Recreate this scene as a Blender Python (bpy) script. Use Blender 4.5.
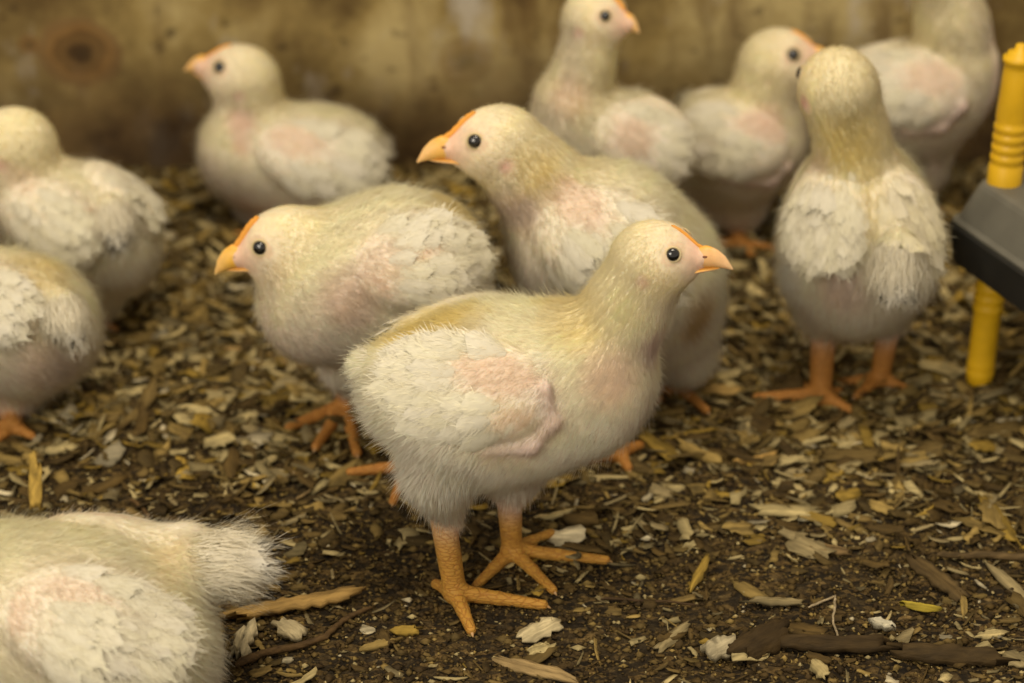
import bpy, math, random
import numpy as np
from mathutils import Vector, Matrix, kdtree

for o in list(bpy.data.objects):
    bpy.data.objects.remove(o)
random.seed(7)
RNG = np.random.default_rng(11)
SC = bpy.context.scene
COL = SC.collection

# ------------------------------------------------------------------ camera, world, light, exposure
W_PX, H_PX, F_PX = 1024.0, 683.0, 1900.0
CAM_H, PITCH = 0.593, math.radians(27.0)
cd = bpy.data.cameras.new('camera')
cd.sensor_width = 36.0
cd.lens = F_PX / W_PX * 36.0
cd.clip_start = 0.02
cd.dof.use_dof = True
cd.dof.focus_distance = 0.985
cd.dof.aperture_fstop = 4.8
cam = bpy.data.objects.new('camera', cd)
cam.location = (0, 0, CAM_H)
cam.rotation_euler = (math.pi / 2 - PITCH, 0, 0)
COL.objects.link(cam)
SC.camera = cam
SC.view_settings.view_transform = 'Standard'
SC.view_settings.look = 'None'
SC.view_settings.gamma = 1.0
SC.view_settings.use_curve_mapping = False
SC.view_settings.exposure = 0.60
wd = bpy.data.worlds.new('barn_air')
SC.world = wd
wd.use_nodes = True
bgn = wd.node_tree.nodes['Background']
bgn.inputs[0].default_value = (1.0, 0.85, 0.68, 1)
bgn.inputs[1].default_value = 0.38


def area(name, loc, target, sx, sy, power, col):
    l = bpy.data.lights.new(name, 'AREA')
    l.shape = 'RECTANGLE'
    l.size, l.size_y = sx, sy
    l.energy = power
    l.color = col
    o = bpy.data.objects.new(name, l)
    o.location = loc
    o.rotation_euler = (Vector(target) - Vector(loc)).to_track_quat('-Z', 'Y').to_euler()
    COL.objects.link(o)


area('ceiling_lamp', (0.10, 0.62, 1.75), (0.02, 1.0, 0.05), 0.7, 0.5, 11.0, (1.0, 0.86, 0.66))
area('front_fill', (-0.9, -0.7, 0.95), (0.0, 1.0, 0.1), 1.0, 0.8, 12.5, (1.0, 0.90, 0.74))  # unseen soft fill, added from the camera's left to brighten bellies and fronts

CP, SP = math.cos(PITCH), math.sin(PITCH)
CAMP = np.array([0, 0, CAM_H])


def ray(px, py):
    r, u = (px - W_PX / 2) / F_PX, (H_PX / 2 - py) / F_PX
    return np.array([r, CP + SP * u, -SP + CP * u])


def at(px, py, Y):
    d = ray(px, py)
    return CAMP + d * (Y / d[1])


def ground(px, py, z=0.0):
    d = ray(px, py)
    return CAMP + d * ((z - CAM_H) / d[2])


def depth(p):
    return (p[1]) * CP - (p[2] - CAM_H) * SP


def nrm(v):
    v = np.asarray(v, float)
    return v / (np.linalg.norm(v) + 1e-12)


IMG_U = np.array([0, SP, CP])
IMG_R = np.array([1.0, 0, 0])

# ------------------------------------------------------------------ node helpers


def new_mat(name):
    m = bpy.data.materials.new(name)
    m.use_nodes = True
    nt = m.node_tree
    nt.nodes.clear()
    out = nt.nodes.new('ShaderNodeOutputMaterial')
    return m, nt, out


def nd(nt, typ, **kw):
    n = nt.nodes.new(typ)
    for k, v in kw.items():
        setattr(n, k, v)
    return n


def ramp(nt, stops, interp='LINEAR'):
    r = nt.nodes.new('ShaderNodeValToRGB')
    r.color_ramp.interpolation = interp
    el = r.color_ramp.elements
    el[0].position, el[0].color = stops[0][0], (*stops[0][1], 1)
    el[1].position, el[1].color = stops[1][0], (*stops[1][1], 1)
    for p, c in stops[2:]:
        e = el.new(p)
        e.color = (*c, 1)
    return r


def attr_mat(name, rough=0.7, transl=0.0, bump=None, noise=0.0, nscale=200, spec=0.3, sss=0.0):
    """base colour from the 'col' attribute, some procedural mottling"""
    m, nt, out = new_mat(name)
    at_ = nd(nt, 'ShaderNodeAttribute', attribute_name='col')
    col = at_.outputs['Color']
    tc = nd(nt, 'ShaderNodeTexCoord')
    if noise:
        nz = nd(nt, 'ShaderNodeTexNoise')
        nz.inputs['Scale'].default_value = nscale
        nz.inputs['Detail'].default_value = 4
        nt.links.new(tc.outputs['Object'], nz.inputs['Vector'])
        mp = nd(nt, 'ShaderNodeMapRange')
        mp.inputs['From Min'].default_value = 0.25
        mp.inputs['From Max'].default_value = 0.75
        mp.inputs['To Min'].default_value = 1 - noise
        mp.inputs['To Max'].default_value = 1 + noise
        nt.links.new(nz.outputs['Fac'], mp.inputs['Value'])
        vm = nd(nt, 'ShaderNodeVectorMath', operation='SCALE')
        nt.links.new(col, vm.inputs[0])
        nt.links.new(mp.outputs[0], vm.inputs['Scale'])
        col = vm.outputs[0]
    pr = nd(nt, 'ShaderNodeBsdfPrincipled')
    pr.inputs['Roughness'].default_value = rough
    pr.inputs['Specular IOR Level'].default_value = spec
    if sss:
        pr.inputs['Subsurface Weight'].default_value = sss
        pr.inputs['Subsurface Radius'].default_value = (1.0, 0.5, 0.3)
        pr.inputs['Subsurface Scale'].default_value = 0.004
    nt.links.new(col, pr.inputs['Base Color'])
    sh = pr.outputs[0]
    if bump:
        bz = nd(nt, 'ShaderNodeTexNoise')
        bz.inputs['Scale'].default_value = bump[0]
        bz.inputs['Detail'].default_value = 5
        nt.links.new(tc.outputs['Object'], bz.inputs['Vector'])
        bp = nd(nt, 'ShaderNodeBump')
        bp.inputs['Strength'].default_value = bump[1]
        bp.inputs['Distance'].default_value = bump[2]
        nt.links.new(bz.outputs['Fac'], bp.inputs['Height'])
        nt.links.new(bp.outputs[0], pr.inputs['Normal'])
    if transl:
        tr = nd(nt, 'ShaderNodeBsdfTranslucent')
        nt.links.new(col, tr.inputs['Color'])
        mx = nd(nt, 'ShaderNodeMixShader')
        mx.inputs[0].default_value = transl
        nt.links.new(sh, mx.inputs[1])
        nt.links.new(tr.outputs[0], mx.inputs[2])
        sh = mx.outputs[0]
    nt.links.new(sh, out.inputs['Surface'])
    return m


def plain_mat(name, col, rough=0.5, spec=0.5, bump=None, coat=0.0, noise=0.06, nscale=60):
    m, nt, out = new_mat(name)
    tc = nd(nt, 'ShaderNodeTexCoord')
    nz = nd(nt, 'ShaderNodeTexNoise')
    nz.inputs['Scale'].default_value = nscale
    nz.inputs['Detail'].default_value = 5
    nt.links.new(tc.outputs['Object'], nz.inputs['Vector'])
    a = tuple(c * (1 - noise * 2) for c in col)
    b = tuple(min(1, c * (1 + noise * 2)) for c in col)
    r = ramp(nt, [(0.3, a), (0.7, b)])
    nt.links.new(nz.outputs['Fac'], r.inputs[0])
    pr = nd(nt, 'ShaderNodeBsdfPrincipled')
    pr.inputs['Roughness'].default_value = rough
    pr.inputs['Specular IOR Level'].default_value = spec
    pr.inputs['Coat Weight'].default_value = coat
    nt.links.new(r.outputs[0], pr.inputs['Base Color'])
    if bump:
        bp = nd(nt, 'ShaderNodeBump')
        bp.inputs['Strength'].default_value = bump[1]
        bp.inputs['Distance'].default_value = bump[2]
        bz = nd(nt, 'ShaderNodeTexNoise')
        bz.inputs['Scale'].default_value = bump[0]
        nt.links.new(tc.outputs['Object'], bz.inputs['Vector'])
        nt.links.new(bz.outputs['Fac'], bp.inputs['Height'])
        nt.links.new(bp.outputs[0], pr.inputs['Normal'])
    nt.links.new(pr.outputs[0], out.inputs['Surface'])
    return m


M_DOWN = attr_mat('downy_feather', rough=0.9, transl=0.48, spec=0.05)
M_FEATHER = attr_mat('wing_feather', rough=0.8, transl=0.25, spec=0.08, noise=0.04, nscale=400)
M_BEAK = attr_mat('beak_horn', rough=0.42, spec=0.4, noise=0.08, nscale=300, bump=(500, 0.15, 0.0004), sss=0.15)
def grain_mat(name):
    m = attr_mat(name, rough=0.78, spec=0.22, noise=0.42, nscale=420, bump=(700, 1.0, 0.0010))
    nt = m.node_tree
    tc = [n for n in nt.nodes if n.type == 'TEX_COORD'][0]
    mp = nd(nt, 'ShaderNodeMapping')
    mp.inputs['Scale'].default_value = (0.13, 1.0, 0.6)
    nt.links.new(tc.outputs['Object'], mp.inputs['Vector'])
    for n in nt.nodes:
        if n.type == 'TEX_NOISE':
            nt.links.new(mp.outputs[0], n.inputs['Vector'])
            n.inputs['Detail'].default_value = 6
    return m


M_CHIP = grain_mat('wood_chip')
M_PUPIL = plain_mat('black_pupil', (0.004, 0.004, 0.004), rough=0.08, spec=0.7, coat=0.5)
M_IRIS = plain_mat('olive_gold_iris', (0.30, 0.22, 0.06), rough=0.25, spec=0.5)
M_LID = plain_mat('eyelid_skin', (0.62, 0.50, 0.28), rough=0.6, spec=0.3)
M_NOSTRIL = plain_mat('dark_nostril', (0.20, 0.07, 0.03), rough=0.7)
M_CLAW = plain_mat('claw_horn', (0.45, 0.27, 0.11), rough=0.4)
M_COMB = plain_mat('orange_comb', (0.74, 0.33, 0.05), rough=0.6, spec=0.3)


def body_material():
    """skin under the down; scaly orange legs where the 'leg' attribute is 1"""
    m, nt, out = new_mat('chick_skin')
    a = nd(nt, 'ShaderNodeAttribute', attribute_name='col')
    lg = nd(nt, 'ShaderNodeAttribute', attribute_name='leg')
    tc = nd(nt, 'ShaderNodeTexCoord')
    nz = nd(nt, 'ShaderNodeTexNoise')
    nz.inputs['Scale'].default_value = 260
    nz.inputs['Detail'].default_value = 4
    nt.links.new(tc.outputs['Object'], nz.inputs['Vector'])
    mp = nd(nt, 'ShaderNodeMapRange')
    mp.inputs['From Min'].default_value = 0.3
    mp.inputs['From Max'].default_value = 0.7
    mp.inputs['To Min'].default_value = 0.9
    mp.inputs['To Max'].default_value = 1.08
    nt.links.new(nz.outputs['Fac'], mp.inputs['Value'])
    vm = nd(nt, 'ShaderNodeVectorMath', operation='SCALE')
    nt.links.new(a.outputs['Color'], vm.inputs[0])
    nt.links.new(mp.outputs[0], vm.inputs['Scale'])
    pr = nd(nt, 'ShaderNodeBsdfPrincipled')
    pr.inputs['Roughness'].default_value = 0.6
    pr.inputs['Specular IOR Level'].default_value = 0.3
    pr.inputs['Subsurface Weight'].default_value = 0.12
    pr.inputs['Subsurface Radius'].default_value = (1.0, 0.4, 0.2)
    pr.inputs['Subsurface Scale'].default_value = 0.004
    # scutes: squashed voronoi
    mpg = nd(nt, 'ShaderNodeMapping')
    mpg.inputs['Scale'].default_value = (170, 200, 620)
    nt.links.new(tc.outputs['Object'], mpg.inputs['Vector'])
    vo = nd(nt, 'ShaderNodeTexVoronoi', feature='DISTANCE_TO_EDGE')
    vo.inputs['Scale'].default_value = 1.0
    nt.links.new(mpg.outputs[0], vo.inputs['Vector'])
    cr = ramp(nt, [(0.0, (0.0, 0, 0)), (0.12, (1, 1, 1))])
    nt.links.new(vo.outputs['Distance'], cr.inputs[0])
    mul = nd(nt, 'ShaderNodeMath', operation='MULTIPLY')
    nt.links.new(cr.outputs[0], mul.inputs[0])
    nt.links.new(lg.outputs['Fac'], mul.inputs[1])
    bp = nd(nt, 'ShaderNodeBump')
    bp.inputs['Strength'].default_value = 0.6
    bp.inputs['Distance'].default_value = 0.0006
    nt.links.new(mul.outputs[0], bp.inputs['Height'])
    nt.links.new(bp.outputs[0], pr.inputs['Normal'])
    # darker lines between the scutes
    inv = nd(nt, 'ShaderNodeMath', operation='SUBTRACT')
    inv.inputs[0].default_value = 1.0
    nt.links.new(cr.outputs[0], inv.inputs[1])
    m2 = nd(nt, 'ShaderNodeMath', operation='MULTIPLY')
    nt.links.new(inv.outputs[0], m2.inputs[0])
    nt.links.new(lg.outputs['Fac'], m2.inputs[1])
    m3 = nd(nt, 'ShaderNodeMath', operation='MULTIPLY')
    nt.links.new(m2.outputs[0], m3.inputs[0])
    m3.inputs[1].default_value = 0.55
    mc = nd(nt, 'ShaderNodeMix', data_type='RGBA')
    nt.links.new(m3.outputs[0], mc.inputs[0])
    nt.links.new(vm.outputs[0], mc.inputs[6])
    mc.inputs[7].default_value = (0.30, 0.11, 0.02, 1)
    nt.links.new(mc.outputs[2], pr.inputs['Base Color'])
    nt.links.new(pr.outputs[0], out.inputs['Surface'])
    return m


M_BODY = body_material()

# ------------------------------------------------------------------ mesh helpers


def tag(o, label=None, cat=None, group=None, kind=None):
    if label:
        o['label'] = label
    if cat:
        o['category'] = cat
    if group:
        o['group'] = group
    if kind:
        o['kind'] = kind
    return o


def link(name, me, mat=None, parent=None):
    if mat:
        me.materials.append(mat)
    o = bpy.data.objects.new(name, me)
    COL.objects.link(o)
    if parent is not None:
        o.parent = parent
        o.matrix_parent_inverse = Matrix.Translation(-parent.location)
    return o


def parent_loc(p):
    v = Vector((0, 0, 0))
    while p is not None:
        v += Vector(p.location) if not p.parent else Vector((0, 0, 0))
        p = p.parent
    return v


def empty(name, loc):
    o = bpy.data.objects.new(name, None)
    o.empty_display_size = 0.02
    o.location = tuple(float(x) for x in loc)
    COL.objects.link(o)
    return o


def fast_mesh(name, V, F, col=None, normals=None, smooth=True, extra=None):
    """V (n,3); F (m,3) or (m,4) int array"""
    me = bpy.data.meshes.new(name)
    V = np.ascontiguousarray(V, dtype=np.float32)
    F = np.ascontiguousarray(F, dtype=np.int32)
    k = F.shape[1]
    me.vertices.add(len(V))
    me.vertices.foreach_set('co', V.ravel())
    me.loops.add(F.size)
    me.loops.foreach_set('vertex_index', F.ravel())
    me.polygons.add(len(F))
    me.polygons.foreach_set('loop_start', np.arange(0, F.size, k, dtype=np.int32))
    me.update(calc_edges=True)
    me.validate()
    if smooth:
        me.polygons.foreach_set('use_smooth', np.ones(len(me.polygons), dtype=bool))
    if col is not None:
        a = me.attributes.new('col', 'FLOAT_COLOR', 'POINT')
        c4 = np.ones((len(V), 4), np.float32)
        c4[:, :3] = col
        a.data.foreach_set('color', c4.ravel())
    if extra:
        for nm, arr in extra.items():
            a = me.attributes.new(nm, 'FLOAT', 'POINT')
            a.data.foreach_set('value', np.ascontiguousarray(arr, dtype=np.float32))
    if normals is not None:
        me.normals_split_custom_set_from_vertices(np.ascontiguousarray(normals, dtype=np.float32))
    return me


class Buf:
    def __init__(s):
        s.V, s.F, s.C, s.N, s.n = [], [], [], [], 0

    def add(s, V, F, C, N):
        V = np.asarray(V, float)
        s.V.append(V)
        s.F.append(np.asarray(F) + s.n)
        s.C.append(np.broadcast_to(C, V.shape))
        s.N.append(N)
        s.n += len(V)

    def mesh(s, name, custom=True):
        return fast_mesh(name, np.concatenate(s.V), np.concatenate(s.F), np.concatenate(s.C), np.concatenate(s.N) if custom else None)


def vn(P, s, seed=0):
    """cheap smooth vector noise from sines"""
    r = np.random.default_rng(seed)
    out = np.zeros_like(P)
    for k in range(3):
        A = r.normal(size=(3, 3)) * s * (1 + k * 0.7)
        ph = r.uniform(0, 6.28, 3)
        out += np.sin(P @ A + ph) / (1 + 0.6 * k)
    return out / 2.0


def unit(A):
    return A / (np.linalg.norm(A, axis=1, keepdims=True) + 1e-12)


def blades(buf, P, N, D, L, w, C, lift=0.35, droop=0.15, seed=0, clump=0.5, fine=2600):
    """soft down: one narrow bent blade per root. P,N,D (n,3); L,w (n,)"""
    n = len(P)
    if n == 0:
        return
    r = np.random.default_rng(seed + 5)
    T = D - (D * N).sum(1, keepdims=True) * N
    T = unit(T)
    S0 = np.cross(T, N)
    nz = vn(P, 220, seed)
    nz2 = vn(P, 800, seed + 1)
    ang = 0.30 * nz[:, :1] + 0.22 * nz2[:, :1] + r.normal(0, 0.16, (n, 1))
    T = unit(T * np.cos(ang) + S0 * np.sin(ang))
    kf = np.clip(L / 0.007, 0.3, 1.1)[:, None]
    stray = (r.random((n, 1)) < 0.09)
    lf = np.clip(lift + (0.20 * nz2[:, 1:2] + r.normal(0, 0.16, (n, 1))) * kf + stray * 0.45, 0.04, 1.35)
    L = (L * r.uniform(0.6, 1.25, n) * (1 + 0.35 * stray[:, 0]))[:, None]
    D0 = unit(T * np.cos(lf) + N * np.sin(lf))
    lf1 = lf * 0.85
    D1 = unit(T * np.cos(lf1) + N * np.sin(lf1) + np.array([0, 0, -droop]))
    root = P - N * 0.0006
    mid = root + D0 * L * 0.5
    tip = mid + D1 * L * 0.5
    # clump the tips
    if clump and n > 50:
        cell = 0.0030
        key = np.floor(tip / cell).astype(np.int64)
        h = key[:, 0] * 73856093 ^ key[:, 1] * 19349663 ^ key[:, 2] * 83492791
        u, inv, cnt = np.unique(h, return_inverse=True, return_counts=True)
        cen = np.zeros((len(u), 3))
        for k in range(3):
            cen[:, k] = np.bincount(inv, weights=tip[:, k]) / cnt
        tip = tip + (cen[inv] - tip) * clump * kf * r.uniform(0.3, 1, (n, 1))
    S = unit(np.cross(D0, N)) * (w[:, None] * 0.5)
    V = np.empty((n, 5, 3))
    V[:, 0] = root - S
    V[:, 1] = root + S
    V[:, 2] = mid + S * 0.85
    V[:, 3] = mid - S * 0.85
    V[:, 4] = tip
    base = (np.arange(n) * 5)[:, None]
    F = np.concatenate([base + np.array([[0, 1, 2]]), base + np.array([[0, 2, 3]]), base + np.array([[3, 2, 4]])])
    sh = 1 + (r.uniform(-0.12, 0.07, (n, 1, 1)) + 0.05 * nz2[:, 2:3, None]) * kf[:, :, None]
    Cc = np.clip(np.broadcast_to((C[:, None, :] * sh * 1.06), (n, 5, 3)), 0, 0.95)
    NN = unit(N + 0.25 * D1)
    NN = np.repeat(NN[:, None, :], 5, 1)
    buf.add(V.reshape(-1, 3), F, Cc.reshape(-1, 3), NN.reshape(-1, 3))


def leaf_feathers(buf, P, N, D, L, w, C, lift=0.12, curl=0.16, seed=0):
    """overlapping rounded contour feathers"""
    n = len(P)
    r = np.random.default_rng(seed)
    nu, nv = 8, 7
    T = unit(D - (D * N).sum(1, keepdims=True) * N)
    S = np.cross(T, N)
    s = np.linspace(0, 1, nu)
    v = np.linspace(-1, 1, nv)
    prof = np.sqrt(np.clip(1 - (1.0 - np.minimum(s / 0.62, 1)) ** 2, 0, 1)) * np.sqrt(np.clip(1 - (np.clip((s - 0.62) / 0.38, 0, 1)) ** 2, 0.0, 1))
    prof[0] = 0.25
    V = np.empty((n, nu, nv, 3))
    C4 = np.empty((n, nu, nv, 3))
    N4 = np.empty((n, nu, nv, 3))
    for i in range(nu):
        for j in range(nv):
            wob = r.normal(0, 0.05, (n, 1)) if i > 1 else 0
            lf = lift * s[i] - curl * s[i] ** 2
            ww = w[:, None] * prof[i] * v[j]
            V[:, i, j] = P + T * L[:, None] * (s[i] - 0.10 * v[j] ** 2 * s[i] + wob) + N * (L[:, None] * lf - 0.45 * w[:, None] * prof[i] * v[j] ** 2 + 0.0006) + S * ww
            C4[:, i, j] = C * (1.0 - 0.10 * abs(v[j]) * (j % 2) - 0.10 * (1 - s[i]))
            N4[:, i, j] = unit(N + S * 0.45 * v[j] + T * 0.5 * (s[i] - 0.5))
    base = (np.arange(n) * nu * nv)[:, None]
    q = []
    for i in range(nu - 1):
        for j in range(nv - 1):
            a, b, c, d = i * nv + j, i * nv + j + 1, (i + 1) * nv + j + 1, (i + 1) * nv + j
            q += [[a, b, c], [a, c, d]]
    F = np.concatenate([base + np.array([x]) for x in q])
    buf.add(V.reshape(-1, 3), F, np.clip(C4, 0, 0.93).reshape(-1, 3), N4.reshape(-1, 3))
    # barbs along each feather's edge and tip
    nb = 32
    for k in range(nb):
        t = r.uniform(0.3, 1.0, n)
        side = r.uniform(-1, 1, n)
        pr = np.interp(t, s, prof)
        lf = lift * t - curl * t ** 2
        Pk = P + T * (L * (t - 0.1 * side ** 2 * t))[:, None] + S * (w * pr * side)[:, None] + N * (L * lf - 0.45 * w * pr * side ** 2 + 0.0011)[:, None]
        Dk = T + S * (0.75 * side)[:, None]
        blades(buf, Pk, N, Dk, L * 0.30, np.full(n, 0.00036), C, lift=0.16, droop=0.05, seed=seed + k, clump=0)


# ------------------------------------------------------------------ signed distance modelling
class Prim:
    pass


def cone(a, ra, b, rb, k=0.010, zone='torso', flow=None):
    p = Prim()
    p.t, p.a, p.ra, p.b, p.rb, p.k, p.zone = 'c', np.array(a, float), ra, np.array(b, float), rb, k, zone
    p.flow = nrm(p.b - p.a) if flow is None else nrm(flow)
    r = max(ra, rb) + k + 0.004
    p.lo, p.hi = np.minimum(p.a, p.b) - r, np.maximum(p.a, p.b) + r
    return p


def ell(c, ax, k=0.006, zone='wing', flow=(0, 0, -1)):
    """ax: 3 vectors whose lengths are the radii"""
    p = Prim()
    p.t, p.c, p.k, p.zone, p.flow = 'e', np.array(c, float), k, zone, nrm(flow)
    A = np.array(ax, float)
    p.r = np.linalg.norm(A, axis=1)
    p.R = (A / p.r[:, None])
    ext = np.abs(A).sum(0) + k + 0.004
    p.lo, p.hi = p.c - ext, p.c + ext
    return p


def wing_pad(w, torso, th, k, flow):
    """folded wing: the flank thickened inside an oval, so it follows the body's curve"""
    p = Prim()
    p.t, p.w, p.torso, p.th, p.k, p.zone, p.flow = 'w', w, list(torso), th, k, 'wing', nrm(flow)
    ext = np.abs(w['L']) * w['a'] * 1.1 + np.abs(w['B']) * w['b'] * 1.1 + np.abs(w['n']) * 0.030 + 0.006
    p.lo, p.hi = w['c'] - ext, w['c'] + ext
    return p


def pd(p, X):
    if p.t == 'w':
        w = p.w
        d = sdf(p.torso, X)
        Y = X - w['c']
        u, v, q = (Y @ w['L']) / w['a'], (Y @ w['B']) / w['b'], Y @ w['n']
        e2 = u * u + v * v
        prof = np.sqrt(np.clip(1 - e2 ** 3, 0, 1)) * (0.72 + 0.20 * np.clip(u, -1, 1)) * (0.80 + 0.20 * v)
        out = np.clip(np.sqrt(e2) - 1, 0, None) * min(w['a'], w['b']) + np.clip(-0.035 - q, 0, None)
        return d - p.th * prof + out
    if p.t == 'c':
        ba = p.b - p.a
        l2 = ba @ ba
        rr = p.ra - p.rb
        pa = X - p.a
        if l2 < 1e-12:
            return np.linalg.norm(pa, axis=-1) - p.ra
        h = np.clip((pa @ ba) / l2, 0, 1)
        # blended radius with smooth easing keeps the surface round
        d = np.linalg.norm(pa - h[..., None] * ba, axis=-1)
        return d - (p.ra - rr * h)
    Y = (X - p.c) @ p.R.T
    k0 = np.linalg.norm(Y / p.r, axis=-1)
    k1 = np.linalg.norm(Y / (p.r ** 2), axis=-1)
    return k0 * (k0 - 1.0) / (k1 + 1e-9)


def smin(a, b, k):
    h = np.maximum(k - np.abs(a - b), 0) / k
    return np.minimum(a, b) - h * h * k * 0.25


def sdf(prims, X):
    d = np.full(X.shape[:-1], 1e3)
    for p in prims:
        d = smin(d, pd(p, X), p.k)
    return d


def grad(prims, X, e=0.0006):
    g = np.zeros_like(X)
    for s in ((1, -1, -1), (-1, -1, 1), (-1, 1, -1), (1, 1, 1)):
        s = np.array(s, float)
        g += sdf(prims, X + s * e)[..., None] * s
    return unit(g.reshape(-1, 3)).reshape(X.shape)


def march(prims, o, d, tmax=3.0, t0=0.0):
    t = t0
    d = nrm(d)
    for _ in range(160):
        v = float(sdf(prims, (o + d * t)[None])[0])
        if v < 0.00008:
            return o + d * t
        t += max(v * 0.8, 0.00005)
        if t > tmax:
            break
    return None


def surface_net(prims, h):
    lo = np.min([p.lo for p in prims], axis=0)
    hi = np.max([p.hi for p in prims], axis=0)
    n = np.ceil((hi - lo) / h).astype(int) + 2
    F = np.full(n, 0.05, np.float32)
    for p in prims:
        i0 = np.maximum(((p.lo - lo) / h).astype(int), 0)
        i1 = np.minimum(np.ceil((p.hi - lo) / h).astype(int) + 1, n)
        xs = [lo[a] + h * np.arange(i0[a], i1[a]) for a in range(3)]
        X = np.stack(np.meshgrid(*xs, indexing='ij'), -1)
        sl = tuple(slice(i0[a], i1[a]) for a in range(3))
        F[sl] = smin(F[sl], pd(p, X), p.k)
    S = F < 0
    m = n - 1
    cs = [(i, j, k) for i in (0, 1) for j in (0, 1) for k in (0, 1)]

    def sub(A, c):
        return A[c[0]:c[0] + m[0], c[1]:c[1] + m[1], c[2]:c[2] + m[2]]
    cnt = np.zeros(m, np.int8)
    for c in cs:
        cnt += sub(S, c)
    act = (cnt > 0) & (cnt < 8)
    idx = np.full(m, -1, np.int64)
    ai = np.argwhere(act)
    idx[act] = np.arange(len(ai))
    pos = np.zeros((len(ai), 3))
    num = np.zeros(len(ai))
    for a in cs:
        for ax in range(3):
            if a[ax] == 1:
                continue
            b = list(a)
            b[ax] = 1
            fa = F[tuple((ai + np.array(a)).T)]
            fb = F[tuple((ai + np.array(b)).T)]
            cr = (fa < 0) != (fb < 0)
            t = np.where(cr, fa / np.where(cr, fa - fb, 1), 0)
            q = np.array(a, float)[None] + np.zeros((len(ai), 3))
            q[:, ax] += t
            pos += q * cr[:, None]
            num += cr
    V = lo + h * (ai + pos / num[:, None])
    faces = []
    for ax in range(3):
        o1, o2 = (ax + 1) % 3, (ax + 2) % 3
        s0 = [slice(1, m[0]), slice(1, m[1]), slice(1, m[2])]
        s0[ax] = slice(0, m[ax])
        s1 = list(s0)
        s1[ax] = slice(1, m[ax] + 1)
        A, B = S[tuple(s0)], S[tuple(s1)]
        e = np.argwhere(A != B)
        if len(e) == 0:
            continue
        off = np.array([1, 1, 1])
        off[ax] = 0
        g = e + off
        fl = A[tuple(e.T)]

        def cell(d1, d2):
            c = g.copy()
            c[:, o1] -= d1
            c[:, o2] -= d2
            return idx[tuple(c.T)]
        q = np.stack([cell(1, 1), cell(0, 1), cell(0, 0), cell(1, 0)], 1)
        q[~fl] = q[~fl][:, ::-1]
        faces.append(q)
    Fq = np.concatenate(faces)
    for _ in range(2):
        d = sdf(prims, V)
        V = V - grad(prims, V) * np.clip(d, -h, h)[:, None]
    return V, Fq


# ------------------------------------------------------------------ chick builder
CREAM = (0.76, 0.68, 0.42)
# zone: down colour, skin colour, down density, down length, lift
ZONE = {
    'head': ((0.90, 0.83, 0.58), (0.78, 0.69, 0.46), 1.0, 0.0024, 0.45),
    'face': ((0.76, 0.64, 0.46), (0.74, 0.52, 0.38), 0.45, 0.0016, 0.3),
    'neck': ((0.90, 0.83, 0.58), (0.74, 0.64, 0.44), 1.0, 0.0045, 0.42),
    'throat': ((0.90, 0.83, 0.73), (0.64, 0.48, 0.42), 0.75, 0.0055, 0.55),
    'torso': ((0.93, 0.88, 0.67), (0.78, 0.69, 0.50), 1.0, 0.0078, 0.42),
    'belly': ((0.93, 0.87, 0.76), (0.64, 0.49, 0.42), 0.80, 0.0085, 0.55),
    'thigh': ((0.94, 0.89, 0.76), (0.66, 0.53, 0.43), 0.95, 0.0090, 0.50),
    'wing': ((0.86, 0.81, 0.67), (0.82, 0.76, 0.62), 0.45, 0.0055, 0.30),
    'arm': ((0.78, 0.66, 0.60), (0.64, 0.47, 0.44), 0.5, 0.0035, 0.25),
    'leg': ((0.8, 0.4, 0.1), (0.44, 0.20, 0.040), 0.0, 0.001, 0.2),
}


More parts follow.
